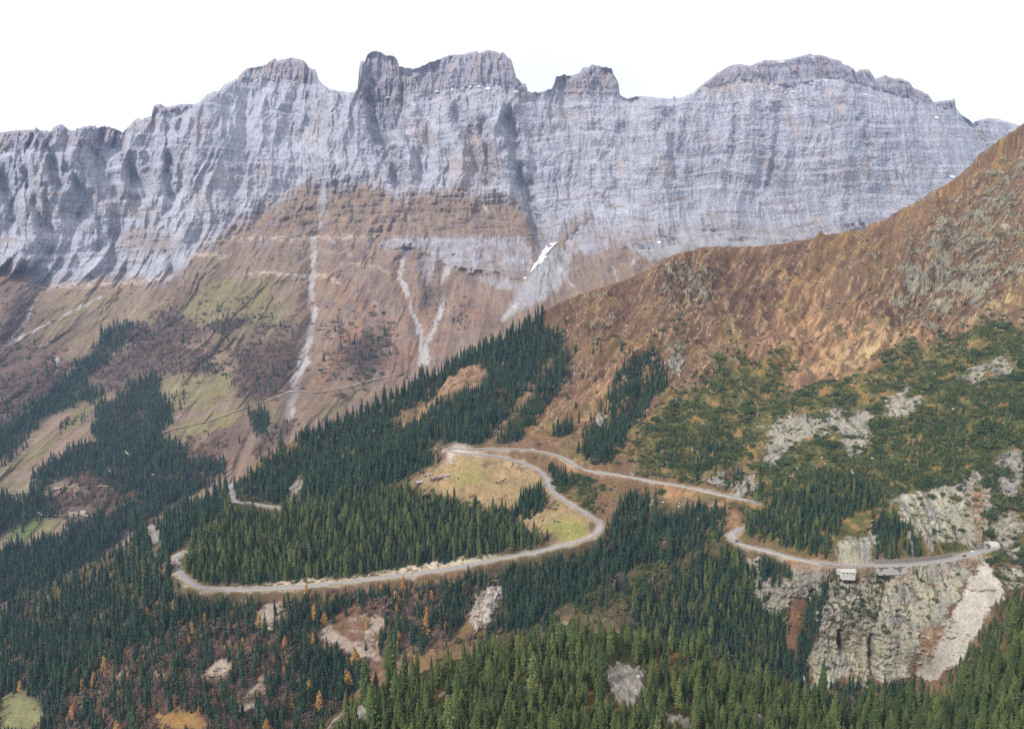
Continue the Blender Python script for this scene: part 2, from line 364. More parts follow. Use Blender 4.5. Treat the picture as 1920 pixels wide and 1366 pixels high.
# ---- surface colour of the far range
q = lambda a: a.reshape(-1)
px, py, x, z, rk, cp_, bd, w_, cvv, ys = map(q, (PX, PY, X, Z, .8 * rockc + .2 * rock, capm, bnd, wv, cv, Y))
GREY = S(182,182,192,.71); n1 = fbm(x / 240, z / 200, 81, 4); n2 = fbm(x / 40, z / 50, 82, 4)
c = GREY[None] * (1 + .16 * n1 + .16 * n2)[:, None]
sq = q(s)
bed = fbm(x / 260, sq / 7, 83, 3, .7); stain = fbm(x / 9, z / 110, 84, 3); stain2 = fbm(x / 24, z / 260, 86, 3)
bedm = sstep(-.3, .4, fbm(x / 140, z / 90, 79, 3)); c = c * (1 - .22 * sstep(.15, .6, bed) * bedm + .06 * sstep(.1, .6, -bed))[:, None]
c = c * (1 - .30 * sstep(.15, .6, stain) * sstep(-.2, .3, fbm(x / 130, z / 130, 85)) - .16 * sstep(.2, .6, stain2))[:, None]
crk = .8 * sstep(.10, .02, np.abs(pn(x / 17 + .9 * fbm(x / 40, z / 60, 101, 2), z / 95, 102))) * sstep(-.1, .3, fbm(x / 60, z / 90, 103, 3))
crh = sstep(.10, .02, np.abs(pn(x / 75, sq / 10 + .5 * fbm(x / 25, z / 25, 104, 2), 105))) * sstep(-.05, .35, fbm(x / 70, z / 50, 106, 3))
c = c * (1 - .42 * crk - .34 * crh)[:, None]
tan = blur(polys([(345,365),(405,362),(410,388),(350,392)], [(355,225),(395,222),(395,250),(355,250)], [(676,115),(690,130),(700,180),(665,195)], [(735,110),(750,128),(790,140),(790,172),(755,172)], [(1025,200),(1100,205),(1095,222),(1030,222)], [(820,330),(900,250),(940,330),(930,345)], [(790,210),(815,260),(800,300),(770,230)], [(1050,140),(1155,140),(1160,175),(1050,172)], [(1300,165),(1400,140),(1440,165),(1320,185)], [(470,128),(560,115),(590,140),(480,148)], [(60,300),(90,420),(70,440)]), 12)
tm = np.clip(.75 * look(tan, px + w_, py) + .55 * sstep(.22, .6, fbm(x / 110, z / 160, 87, 4)) - .1, 0, 1)
c = mix(c, S(204,172,150,.58), tm * (.55 + .45 * sstep(-.2, .4, fbm(x / 18, z / 70, 88, 3))) * .8)
c = mix(c, S(150,146,158,.68) , cp_ * .65); c = mix(c, S(186,160,148,.55), cp_ * sstep(.05, .5, fbm(x / 26, z / 130, 89, 3)) * .55)
c = mix(c, S(150,128,112,.6), (.75 * sstep(395, 470, py) * sstep(560, 760, px) * sstep(-.4, .3, n2 + n1)) * rk)
c = mix(c, S(150,126,104,.6), .55 * rk * sstep(.2, .5, fbm(x / 150, sq / 22, 90, 4)) * sstep(260, 420, py) )
c = c * (1 - .16 * np.clip(cvv / 50, 0, 1))[:, None]  # clefts darkened with carved depth: their shade is put into the colour
# slopes
sl = np.zeros((len(px), 3)); sl[:] = S(151,129,112,.66)
st = fbm(x / 13 - z / 300, z / 130, 91, 4); bl = fbm(x / 90, z / 70, 92, 4)
sl = mix(sl, S(176,150,118,.62), sstep(-.1, .6, st) * .6); sl = mix(sl, S(132,104,96,.6), sstep(.1, .6, -st) * .5)
sl = mix(sl, S(150,142,150,.62), .7 * sstep(.12, .5, fbm(x / 60 , sq / 14, 93, 4)) * sstep(560, 460, py))
org = blur(polys([(590,500),(720,540),(860,560),(960,540),(900,640),(800,680),(700,720),(560,760),(580,640)]), 40)
sl = mix(sl, S(170,126,98,.62), .7 * look(org, px, py) * sstep(-.25, .45, bl + .5 * st))
sl = mix(sl, S(120,112,118,.6), .65 * look(org, px, py) * sstep(.12, .5, fbm(x / 50, z / 36, 94, 4)))
GRN = blur(polys([(0,580),(120,560),(260,560),(180,620),(60,680),(0,690)], [(400,640),(540,600),(600,640),(560,770),(440,780)], [(290,570),(400,505),(520,505),(560,540),(548,600),(500,660),(400,650),(300,630),(255,600)], [(120,700),(210,640),(250,720),(120,800)]), 24)
sl = mix(sl, S(142,128,94,.6), look(GRN, px + w_, py) * sstep(-.6, .2, bl))
PUR = blur(polys([(-360,640),(0,640),(110,640),(130,700),(60,790),(0,800),(-360,820)], [(0,530),(70,545),(75,600),(30,640),(0,650)], [(420,820),(330,830),(290,900),(350,900),(430,880)], [(500,640),(560,620),(565,720),(480,760),(440,745)], [(640,640),(720,640),(770,690),(700,715),(640,700)], [(390,790),(470,770),(480,830),(440,860),(380,860)], [(260,660),(310,640),(260,720),(210,735)]), 16)
sl = mix(sl, S(108,84,78,.6), look(PUR, px + w_, py + .5 * w_) * .75)
MEAD = blur(polys([(300,705),(380,695),(440,690),(435,735),(390,760),(330,775),(300,750)], [(285,825),(330,790),(400,770),(470,762),(425,800),(330,822)], [(0,870),(60,835),(110,800),(200,742),(217,733),(172,777),(100,832),(30,882),(0,900)], [(0,905),(48,897),(55,925),(0,938)], [(170,930),(235,918),(245,940),(200,962),(165,958)], [(495,775),(535,760),(548,790),(500,802)], [(590,770),(660,735),(700,722),(640,770),(600,790)], [(120,745),(165,722),(150,745),(110,765)], [(330,560),(420,520),(500,540),(520,590),(430,620),(350,600)], [(205,915),(255,905),(240,935),(205,940)],[(60,975),(120,960),(110,985),(70,990)]), 5)
mm = look(MEAD, px + .4 * w_, py + .3 * w_)
sl = mix(sl, S(146,134,96,.62), sstep(.3, .7, mm)); 
MG = blur(polys([(10,1003),(40,985),(75,965),(80,975),(50,1005),(20,1012)]), 4); sl = mix(sl, S(116,132,78,.62), look(MG, px, py))
sl = mix(sl, S(120,92,80,.6), sstep(.1, .5, fbm(x / 50, z / 25, 95, 3)) * .5 * sstep(.3, .7, mm))
SCR = blur(polys([(1035,462),(1075,470),(1062,520),(1045,545),(1020,562),(985,575),(935,605),(960,565),(975,535),(1005,500)], [(1170,455),(1250,440),(1330,425),(1440,440),(1500,470),(1300,470),(1220,490)], [(870,515),(960,520),(975,545),(930,540)], [(1440,440),(1700,425),(1700,450),(1440,460)], [(600,350),(620,350),(610,400),(598,430)]), 8)
scm = sstep(.25, .75, look(SCR, px + .5 * w_, py) + .25 * st)
sl = mix(sl, S(182,180,182,.62), scm * .9)
SCL = np.zeros((MH, MW), f32)
for pts_, wa_, wb_ in [([(588,440),(586,500),(585,540),(590,600),(572,670),(550,735),(543,785)],7,15),([(756,470),(750,520),(775,590),(795,640),(790,685)],5,9),([(840,500),(828,540),(833,570),(815,620),(802,650),(797,680)],5,11),([(762,345),(765,420)],4,4),([(610,360),(598,430)],4,4),([(1180,500),(1200,480)],4,3),([(70,560),(45,610),(20,640)],4,5),([(107,672),(103,700),(97,712)],4,6),([(700,560),(712,620)],2.5,2.5),([(190,555),(150,575),(60,625),(0,660)],4,4),([(250,640),(160,700)],3,3),([(1045,500),(1090,560)],3,3),([(1150,490),(1155,530)],3,3),([(900,360),(915,400)],3,3),([(980,560),(940,600)],5,7)]:
    line(pts_, wa_, SCL, 1, wb_)
wj = 5 * fbm(x / 22, z / 16, 107, 4, .65)
scl = sstep(.20, .62, look(blur(SCL, 2), px + .3 * w_ + wj, py) * (1 + .7 * n2 + .5 * fbm(x / 12, z / 12, 108, 3)))
sl = mix(sl, S(196,190,188,.62) * (1 + .2 * n2[:, None]), scl * .9)
sl = mix(sl, S(112,92,86,.6), .6 * sstep(.05, .5, fbm(x / 70 - z / 260, z / 150, 110, 5, .6)) * sstep(400, 520, py))
stq = sstep(.16, .5, fbm((x + .25 * z) / 8 + .8 * n2, z / 130, 111, 4, .6)) * sstep(-.1, .4, fbm(x / 150, z / 200, 112, 3)); sl = mix(sl, S(178,166,154,.62), stq * .55)
dirt = sstep(.12, .55, fbm(x / 11, z / 9, 109, 4, .6)); sl = sl * (1 - .34 * dirt * sstep(-.3, .3, bl))[:, None]
FORA = [[(205,612),(262,606),(250,630),(205,672),(165,715),(175,745),(110,775),(60,810),(25,850),(0,862),(-360,1010),(-360,930),(0,790),(60,765),(110,722),(160,672),(188,640)],
        [(250,722),(302,705),(300,740),(328,770),(308,800),(285,822),(265,832),(200,832),(170,812),(180,772),(215,748)],
        [(60,902),(100,862),(150,834),(200,832),(290,822),(350,835),(345,880),(310,900),(290,922),(220,915),(190,890),(150,885),(100,902),(60,932)],
        [(0,930),(60,935),(112,942),(115,965),(75,965),(20,995),(-360,1110),(-360,1040)],
        [(350,868),(425,870),(400,905),(335,940),(270,975),(205,1022),(130,1055),(70,1090),(0,1115),(-360,1300),(-360,1180),(0,1035),(60,1015),(130,985),(165,962),(205,962),(250,940),(290,925)],
        [(470,768),(498,768),(505,790),(498,815),(478,815)]]
FORA2 = [[(178,690),(240,655),(300,640),(360,655),(400,665),(392,698),(310,700),(215,735),(165,735)], [(440,700),(480,650),(540,640),(552,660),(540,715),(512,745),(485,752),(450,742)], [(230,620),(330,600),(390,625),(340,650),(250,650)], [(385,605),(460,595),(480,605),(420,622),(385,620)], [(40,700),(130,675),(110,720),(40,770),(0,780),(0,720)], [(290,585),(340,582),(345,600),(300,612)], [(110,942),(160,935),(180,960),(130,975)], [(60,940),(190,900),(290,925),(170,965)], [(560,792),(520,800),(480,830),(470,850),(540,820)], [(660,640),(698,620),(700,680),(690,710),(672,700)],[(260,985),(300,930),(400,880),(330,900)],[(120,880),(230,880),(230,900),(120,905)]]
fA1 = blur(polys(*FORA), 4); fA2 = blur(polys(*FORA2), 4)
fm = look(fA1, px, py); sl = mix(sl, S(66,66,56,.6), fm * .9); sl = mix(sl, S(104,86,82,.6), look(fA2, px, py) * .7)
c = mix(sl, c, rk)
c = mix(c, S(216,196,176,.62), np.clip(bd * 1.2, 0, 1) * sstep(-.35, .25, fbm(x / 22, z / 8, 97, 3)) * sstep(.99, .6, q(wall)))
snowpts = blur(polys([(985,520),(1000,495),(1018,470),(1032,454),(1045,453),(1040,466),(1026,482),(1010,500),(996,514)]), 3)
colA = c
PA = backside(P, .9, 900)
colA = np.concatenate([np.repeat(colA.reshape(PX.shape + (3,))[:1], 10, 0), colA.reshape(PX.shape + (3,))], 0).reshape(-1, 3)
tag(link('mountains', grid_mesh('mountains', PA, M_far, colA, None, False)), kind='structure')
HAZE, SUN, EXPO = 4.6e-5, 3.4, 0.2
# ================================================================== B: the near valley side with the road
B_crest = [(-350,1290),(-100,1180),(0,1142),(60,1112),(130,1074),(200,1042),(262,1002),(300,977),(330,957),(400,927),(440,907),(480,866),(520,834),(570,816),(600,810),(650,788),(700,761),(740,741),(800,711),(880,666),(930,641),(1000,600),(1020,580),(1050,562),(1080,552),(1100,545),(1150,532),(1200,510),(1240,490),(1262,480),(1280,473),(1313,462),(1374,462),(1415,461),(1468,457),(1516,449),(1559,440),(1600,434),(1617,429),(1640,417),(1684,397),(1718,378),(1758,353),(1795,329),(1819,309),(1835,286),(1859,272),(1872,259),(1899,242),(1920,227),(2000,195),(2270,90)]
_by = np.interp(_sx, [p[0] for p in B_crest], [p[1] for p in B_crest]) + 1.6 * fbm(_sx / 14, _sx * 0, 5, 3, .6)
B_bot = [(-350,1700),(2270,1700)]
B_pts = [(-350,1290,850),(0,1140,950),(60,1110,980),(200,1040,1040),(262,1000,1080),(330,957,1120),(440,907,1180),(520,834,1230),(600,810,1260),(700,761,1290),(800,711,1310),(930,641,1340),(1020,580,1380),(1100,545,1420),(1200,510,1460),(1300,462,1500),(1415,461,1500),(1500,455,1500),(1620,429,1480),(1700,395,1450),(1780,340,1440),(1850,280,1440),(1920,227,1450),(2100,150,1520),(2270,90,1600),
 (850,840,1000),(600,860,1130),(500,900,1100),(500,960,990),(433,930,1000),(700,800,1190),(700,860,1050),(800,760,1230),(900,700,1280),(1000,650,1310),(1000,750,1180),(1000,830,1020),(1100,620,1330),(1100,700,1220),(1100,800,1070),(1200,600,1340),(1200,700,1200),(1200,800,1060),(1300,500,1460),(1300,600,1310),(1300,700,1170),(1300,800,1050),(1300,880,980),(1400,560,1370),(1400,700,1150),(1400,850,980),(1500,500,1450),(1500,650,1200),(1500,800,1000),(1500,900,890),(1480,1000,805),(1600,470,1430),(1600,600,1250),(1600,750,1040),(1600,900,890),(1600,1000,790),(1700,440,1400),(1700,600,1190),(1700,750,1000),(1700,900,865),(1700,1000,785),(1800,360,1420),(1800,500,1270),(1800,650,1070),(1800,800,920),(1800,950,830),(1850,1000,800),(1920,320,1370),(1920,500,1200),(1920,650,1010),(1920,800,880),(1920,950,800),(1920,1050,755),(2150,500,1150),(2150,800,860),(2150,1000,750),(2250,1300,640),
 (1060,858,985),(1200,897,960),(1420,946,915),(900,850,990),(1027,900,950),(1125,985,880),(1060,945,910),(1000,1035,850),(800,1070,825),(600,1097,805),(420,1107,795),(330,1050,830),(700,930,985),(900,925,945),(800,1000,890),(500,1030,865),(850,905,965),(640,985,915),(960,975,905),
 (1375,1003,815),(1540,1055,765),(1680,1057,765),(1850,1027,792),(1250,960,905),(1300,1000,860),
 (1600,1078,757),(1600,1160,742),(1650,1290,724),(1550,1280,722),(1750,1280,716),(1800,1100,757),(1740,1230,715),(1850,1110,742),(1920,1200,690),(1450,1060,775),(1450,1150,750),(1450,1280,712),(1350,1070,800),(1350,1200,740),(1250,1060,835),(1250,1150,780),(1150,1060,838),(1150,1150,775),(1000,1080,828),(1000,1180,765),(900,1090,812),(900,1190,755),(800,1110,803),(800,1200,748),(700,1120,795),(700,1230,732),(600,1130,788),(600,1300,695),(500,1140,776),(500,1250,705),(500,1366,650),(400,1140,776),(300,1120,800),(300,1250,705),(300,1366,645),(100,1150,890),(100,1250,770),(100,1366,685),(0,1366,700),(-350,1400,690),(-350,1700,520),(100,1700,520),(960,1400,600),(960,1700,480),(1400,1400,620),(1800,1400,625),(1800,1700,480),(2270,1700,430)]
fB = tps(B_pts)
BX, BY, Y, cyB, byB = layer(list(zip(_sx, _by)), B_bot, fB, 640, 1.0)
P0B = lift(BX, BY, Y)

def spline(pts, n=14):
    p = np.array(pts, float); p = np.vstack([2 * p[0] - p[1], p, 2 * p[-1] - p[-2]]); out = []
    for k in range(1, len(p) - 2):
        t = np.linspace(0, 1, n, endpoint=False)[:, None]
        a, b, c_, d_ = p[k - 1], p[k], p[k + 1], p[k + 2]
        out.append(.5 * (2 * b + (c_ - a) * t + (2 * a - 5 * b + 4 * c_ - d_) * t ** 2 + (3 * b - a - 3 * c_ + d_) * t ** 3))
    return np.vstack(out + [p[-2:-1]])
def smooth1(a, k):
    n = 2 * k + 1; ap = np.pad(a, ((k, k), (0, 0)), mode='edge')
    cs = np.cumsum(np.vstack([np.zeros((1, a.shape[1])), ap]), 0); return (cs[n:] - cs[:-n]) / n
ROADPX = {'pass_upper': [(838,842),(850,838.5),(880,841),(930,840.5),(980,841.5),(1010,845),(1030,850),(1050,855),(1066,862),(1080,874),(1100,880),(1150,887),(1200,897),(1250,908),(1300,915),(1350,925),(1390,935),(1424,947)],
 'pass_lower': [(838,842),(848,846),(870,848),(910,851),(950,857.5),(985,868),(1012,882),(1025,896),(1029,910),(1042,926),(1066,942),(1091,957),(1112,970),(1124,981),(1123,992),(1109,1005),(1086,1013),(1044,1023),(1000,1034),(926,1049),(842,1064),(741,1081),(640,1093),(539,1101),(471,1105.5),(417,1106),(380,1102),(355,1091),(337,1071),(327,1054),(333,1041),(342,1034)],
 'gorge': [(1392,988),(1378,996),(1370,1004),(1376,1014),(1396,1021),(1420,1028),(1460,1037),(1500,1047),(1540,1055),(1575,1060),(1620,1059.5),(1680,1057),(1740,1053.5),(1780,1050),(1810,1042),(1835,1033),(1856,1024)],
 'valley': [(434,912),(434,922),(439,934),(450,939),(470,942),(490,948),(510,951),(530,951)], 'valley_end': [(281,978),(284,988),(290,1000),(297,1012)]}
ROADS = {}
land0 = Land(P0B, cyB, byB, 1.0)
for k, pts_ in ROADPX.items():
    s_ = spline(pts_); R = land0.at(s_[:, 0], s_[:, 1])
    for _ in range(3): R[:, 2:] = smooth1(R[:, 2:], 14)
    for _ in range(2): R = smooth1(R, 3)
    dl = np.r_[0, np.cumsum(np.linalg.norm(np.diff(R, axis=0), axis=1))]
    n = int(dl[-1] / 3) + 2
    ROADS[k] = np.stack([np.interp(np.linspace(0, dl[-1], n), dl, R[:, i]) for i in range(3)], 1)
KDS = []
for R in ROADS.values():
    kd = KDTree(len(R))
    for i, r in enumerate(R): kd.insert((r[0], r[1], 0), i)
    kd.balance(); KDS.append((kd, R))

ROCKP = polys([(1428,868),(1440,800),(1475,765),(1540,790),(1580,745),(1585,795),(1520,825),(1470,845),(1462,872)], [(1580,800),(1605,765),(1640,770),(1640,800),(1625,830),(1605,860),(1582,850)], [(1652,775),(1668,742),(1700,728),(1742,738),(1748,755),(1710,775),(1690,790),(1660,785)], [(1785,700),(1830,680),(1850,665),(1905,668),(1900,700),(1860,698),(1825,718)], [(1808,885),(1830,880),(1856,905),(1852,1005),(1818,1015)], [(1655,945),(1700,925),(1760,905),(1812,905),(1818,1020),(1760,1020),(1705,1005),(1690,960)], [(1570,1005),(1640,1000),(1645,1050),(1570,1050)], [(1375,925),(1385,885),(1420,878),(1425,905),(1400,925)],
   [(1522,1100),(1560,1080),(1600,1090),(1700,1065),(1790,1062),(1830,1050),(1825,1070),(1800,1110),(1776,1160),(1745,1200),(1728,1240),(1700,1275),(1640,1292),(1530,1300),(1505,1260),(1530,1190)], [(1400,1100),(1440,1075),(1480,1080),(1500,1120),(1460,1170),(1420,1130)], [(1390,1050),(1425,1032),(1430,1060),(1400,1064)], [(1480,1062),(1530,1060),(1555,1085),(1510,1110),(1478,1095)],
   [(535,905),(560,885),(573,895),(560,935),(538,938)], [(1060,655),(1070,650),(1080,665),(1072,690),(1060,695)], [(1245,665),(1262,655),(1290,670),(1275,690),(1250,690)], [(1120,745),(1150,750),(1140,800),(1120,790)], [(1860,850),(1900,830),(1920,840),(1920,930),(1880,920)],
   [(1320,880),(1372,880),(1360,905),(1330,905)], [(1862,960),(1900,950),(1925,975),(1925,1040),(1890,1040),(1868,1010)], [(1870,1060),(1925,1050),(1925,1100),(1895,1095)],[(880,1115),(945,1085),(940,1130),(915,1185),(885,1180),(900,1140)])
ROCKS_UP = polys([(1662,520),(1680,470),(1720,440),(1760,400),(1800,350),(1850,300),(1890,280),(1920,290),(1920,500),(1880,540),(1860,570),(1780,580),(1730,600),(1690,560)], [(1238,520),(1252,495),(1300,480),(1340,490),(1330,540),(1360,555),(1320,570),(1285,590),(1262,565),(1240,560)], [(1090,590),(1150,580),(1145,610),(1100,620)], [(1120,545),(1165,540),(1150,560)], [(1330,640),(1380,640),(1385,665),(1340,670)], [(1240,640),(1300,640),(1290,690),(1240,700)], [(1600,455),(1640,440),(1642,456),(1600,468),(1580,472)], [(1650,455),(1690,448),(1670,462)],[(1690,600),(1745,575),(1740,600),(1700,612)])
CLIFF = blur(polys([(1515,1110),(1560,1082),(1640,1076),(1830,1055),(1800,1110),(1740,1240),(1640,1300),(1500,1300)], [(1640,935),(1800,900),(1820,1030),(1640,1050)], [(1560,1000),(1640,1000),(1640,1055),(1560,1055)]), 10)
rockB = blur(ROCKP, 11); rockU = blur(ROCKS_UP, 22)
X, Yw, Z = P0B[..., 0], P0B[..., 1], P0B[..., 2]
wvB = 15 * fbm(X / 40, Yw / 40, 201, 5, .6) + 4 * fbm(X / 9, (Yw + Z) / 9, 202, 3)
hB = (look(rockB, BX + wvB, BY - .7 * wvB)); hU = look(rockU, BX + wvB, BY + wvB)
clf = look(CLIFF, BX + .6 * wvB, BY)
brk = fbm(X / 22, (Yw + Z) / 20, 203, 5, .6); brk2 = fbm(X / 7, (Yw + 1.4 * Z) / 8, 204, 4, .6)
SCRM = look(blur(polys([(1180,870),(1290,715),(1470,662),(1560,718),(1662,648),(1925,592),(1925,1060),(1640,940),(1420,960),(1300,890)], [(1000,1100),(1250,1040),(1480,1060),(1480,1280),(1200,1200)]), 14), BX, BY)
fr = fbm(X / 3.4, (Yw + Z) / 3.4, 205, 3, .6)
rB = sstep(.42, .55, hB * .95 + .55 * brk + .34 * brk2 + .16 * fr - .35 * (sstep(.2, .6, fbm(X / 45, (Yw + Z) / 30, 206, 3))))
rU = sstep(.40, .54, hU * .52 + .75 * fbm(X / 34, (Yw + Z) / 30, 217, 5, .6) + .3 * brk2 + .12 * fr)
SCREEP = polys([(1822,1075),(1836,1060),(1843,1038),(1850,1048),(1866,1080),(1890,1106),(1872,1128),(1850,1150),(1838,1172),(1820,1200),(1808,1230),(1788,1250),(1765,1258),(1748,1275),(1738,1288),(1730,1270),(1742,1240),(1752,1215),(1780,1165),(1802,1120)], [(1705,1205),(1715,1215),(1728,1255),(1732,1280),(1722,1272)])
SCREE2 = polys([(612,1158),(622,1170),(650,1186),(672,1200),(690,1225),(690,1248),(672,1235),(650,1215),(618,1217),(602,1208)], [(693,1143),(722,1148),(722,1175),(708,1195),(702,1230),(690,1245),(688,1215),(693,1180)], [(655,1140),(665,1138),(660,1170),(650,1168)], [(880,1150),(900,1110),(942,1082),(935,1120),(915,1180),(890,1185)], [(480,1165),(500,1130),(530,1128),(538,1165),(500,1185)], [(440,1330),(470,1285),(498,1265),(500,1285),(470,1320),(450,1345)], [(380,1260),(420,1230),(440,1250),(400,1280)],[(1720,1240),(1738,1205),(1745,1240),(1735,1280)])
scr1, scr2 = blur(SCREEP, 9), blur(SCREE2, 8)
scB = np.maximum(sstep(.30, .60, look(scr1, BX + .8 * wvB + 6 * brk2, BY + .5 * wvB) + .35 * brk + .25 * brk2 + .15 * fr), .85 * sstep(.25, .85, look(scr2, BX + 1.3 * wvB, BY + 1.9 * wvB) + .6 * brk + .35 * brk2 + .15 * fr))
# relief
rB = np.maximum(rB, SCRM * sstep(.50, .60, .8 * brk + .45 * brk2 + .1 * fr) * .9)
P = P0B + 0
und = 9 * fbm(X / 150, Yw / 150, 211, 3) + 3.2 * fbm(X / 34, Yw / 34, 212, 4) + .7 * fbm(X / 6, Yw / 6, 213, 3)
fall = ridged((X - Yw) / 60, (X + Yw) / 420, 214, 3)
upper = sstep(900, 1150, Yw)
cl = sstep(.2, .8, clf) * (1 - sstep(.05, .3, look(blur(SCREEP, 8), BX, BY)))
P[..., 2] += und * (1 - .8 * cl) * (1 - .6 * scB) - sstep(950, 1200, Yw) * (17 * fall + 44 * ridged((X - Yw) / 190 + .6 * fbm(X / 200, Yw / 200, 218, 2), (X + Yw) / 900, 219, 3) - 20 + 11 * fbm(X / 60, Yw / 60, 220, 4))
rr_ = np.maximum(rB, rU)
bump = rr_ * (4.5 * ridged(X / 13, Z / 15, 221, 4) + 3 * brk2 + .3) + np.clip(hU * 1.4, 0, 1) * (6 * ridged(X / 34, (Z + Yw) / 40, 230, 4) + 5 * fbm(X / 18, (Z + Yw) / 16, 216, 4, .6))
P[..., 1] -= bump * (1 - cl); P[..., 2] += .5 * bump * (1 - cl)
cx_ = X + 11 * fbm(X / 20, Z / 34, 226, 4, .6) + .35 * Z; cz_ = Z + 7 * fbm(X / 16, Z / 16, 227, 4, .6) + .35 * X
ka = np.clip(.4 + 2 * fbm(X / 30, Z / 30, 229, 2), 0, 1.3); kb = np.clip(.4 - 2 * fbm(X / 30, Z / 30, 229, 2), 0, 1.3)
P[..., 1] += cl * (9 * fbm(X / 40, Z / 90, 222, 3) + .30 * ka * terr(cx_, 14, .2) + .34 * kb * terr(-cx_ + .9 * Z + 2 * fbm(X / 6, Z / 20, 228, 2), 7, .3) + .3 * kb * terr(cz_, 9, .3) + .25 * ka * terr(cz_ - .9 * X, 5, .35) + 2.4 * fbm(X / 7, Z / 9, 225, 5, .65))
CREV = np.zeros((MH, MW), f32)
for pts_, w_, d_ in [([(1640,1185),(1655,1140),(1668,1110)],6,7),([(1650,1290),(1642,1240),(1640,1200)],9,12),([(1578,1190),(1585,1230)],9,12),([(1712,1130),(1716,1200)],5,5),([(1740,1065),(1748,1160)],5,6),([(1690,1150),(1700,1180)],5,5),([(1640,960),(1645,1010)],6,8),([(1812,890),(1816,1030)],5,8)]:
    CREV = np.maximum(CREV, d_ * line(pts_, w_))
P[..., 1] += look(blur(CREV, 2), BX + .3 * wvB, BY)
edge = np.clip((BY - cyB[None]) / 10, .15, 1)
P = P0B + (P - P0B) * edge[..., None]
# bench the roads into the slope
dist = np.full(BX.shape, 99.0); zr = np.zeros(BX.shape)
rm = np.zeros((MH, MW), f32)
for k, R in ROADS.items():
    a, b = project(R[:, 0], R[:, 1], R[:, 2]); line(list(zip(a, b))[::2], 46, rm)
cand = np.argwhere(look(rm, BX, BY) > 0)
for i, j in cand:
    sw = sz = 0; best = 99.0
    for kd, R in KDS:
        co_, ix, dd = kd.find((P[i, j, 0], P[i, j, 1], 0))
        if dd < 40:
            ww = 1 / (dd + .3) ** 4; sw += ww; sz += ww * R[ix, 2]; best = min(best, dd)
    dist[i, j] = best
    if sw: zr[i, j] = sz / sw
wgt = 1 - sstep(5.2, 15, dist)
lim = np.where(P[..., 2] < zr, 35 - 28 * sstep(.1, .5, np.maximum(cl, scB)), 35); wgt = wgt * sstep(1, .45, np.abs(P[..., 2] - zr) / lim)
P[..., 2] += wgt * (zr - .45 - P[..., 2])
landB = Land(P, cyB, byB, 1.0)

# ---- cover of the near slope
px, py, x, y, z, wv_, up, rb, ru, sc1, cl_, b1, b2, ds = map(q, (BX, BY, X, Yw, P[..., 2], wvB, upper, rB, rU, scB, cl, brk, brk2, dist))
n1 = fbm(x / 120, y / 120, 231, 4); n2 = fbm(x / 20, y / 20, 232, 5, .6)
stk = fbm((x - y) / 17 + 1.1 * n1 + .5 * n2, (x + y) / 100 + .4 * n2, 233, 5, .6); stk2 = fbm((x - y) / 6 + .6 * n2, (x + y) / 44, 234, 4, .6)
c = np.zeros((len(px), 3)); c[:] = S(122,96,74)
c = mix(c, S(96,70,60), sstep(0, .5, n1 + .5 * n2) * .75)
c = mix(c, S(118,112,66), sstep(.12, .45, fbm(x / 70, y / 70, 246, 5, .6)) * .7 * sstep(1400, 1150, y))
c = mix(c, S(126,102,62), sstep(.05, .5, fbm(x / 60, y / 60, 235, 4)) * .6)
HEA = None
def area(r, *l, wx=1.0, wy=.7): return look(blur(polys(*l), r), px + wx * wv_, py + wy * wv_)
ORNG = area(18, [(1400,640),(1480,560),(1540,500),(1560,520),(1530,590),(1600,560),(1640,600),(1680,600),(1720,600),(1820,600),(1700,640),(1660,660),(1620,690),(1500,720),(1470,690),(1430,700)], [(1420,590),(1470,540),(1480,580),(1430,640)], [(1130,700),(1200,640),(1240,620),(1230,640),(1160,720),(1040,800),(960,830),(1060,760)], [(1290,790),(1250,790),(1280,740),(1340,730),(1330,780)], [(1250,900),(1420,960),(1340,1000),(1180,980),(1140,960)], [(1010,860),(1080,850),(1160,870),(1060,890)], [(1380,860),(1420,780),(1430,820),(1400,880)])
c = mix(c, S(192,148,108), np.clip(ORNG * 1.1, 0, 1) * sstep(-.3, .45, .6 * stk + .5 * stk2 + .6 * n2) * .8)
c = mix(c, S(164,130,94), (1 - ORNG) * .65 * sstep(.18, .5, stk) * sstep(-.3, .4, n1))
c = mix(c, S(196,168,126), sstep(.22, .55, stk2 + .4 * stk) * .55 * up)
DRK = area(16, [(1262,482),(1320,466),(1420,466),(1520,456),(1600,440),(1640,430),(1560,500),(1500,560),(1440,590),(1380,600),(1300,600),(1250,560)], [(1660,540),(1700,470),(1780,420),(1860,430),(1900,480),(1860,560),(1760,585),(1690,590)], [(1100,560),(1200,520),(1230,540),(1200,600),(1120,640)], [(1560,560),(1640,500),(1680,520),(1640,590)])
c = mix(c, S(84,58,50), np.clip(DRK * 1.1, 0, 1) * .85 * sstep(.25, -.25, stk) * sstep(-.5, .1, n2)); c = mix(c, S(112,86,58), DRK * sstep(.1, .5, n2 + .4 * b1) * .6)
OLV = area(14, [(1560,440),(1620,425),(1700,392),(1800,322),(1920,225),(1920,290),(1850,300),(1780,370),(1700,430),(1600,480),(1520,540),(1470,600),(1480,540)])
c = mix(c, S(132,104,64), OLV * .75 * sstep(-.5, .3, stk)); c = mix(c, S(166,130,80), OLV * sstep(.1, .45, stk + .3 * stk2) * .7)
TANS = area(8, [(1850,575),(1870,545),(1900,510),(1925,490),(1925,540),(1890,570),(1800,605),(1760,612)], [(1580,640),(1690,600),(1720,612),(1620,665),(1520,690)])
c = mix(c, S(184,162,118), np.clip(TANS * 1.0, 0, 1) * .75 * sstep(-.3, .3, stk2 + n2))
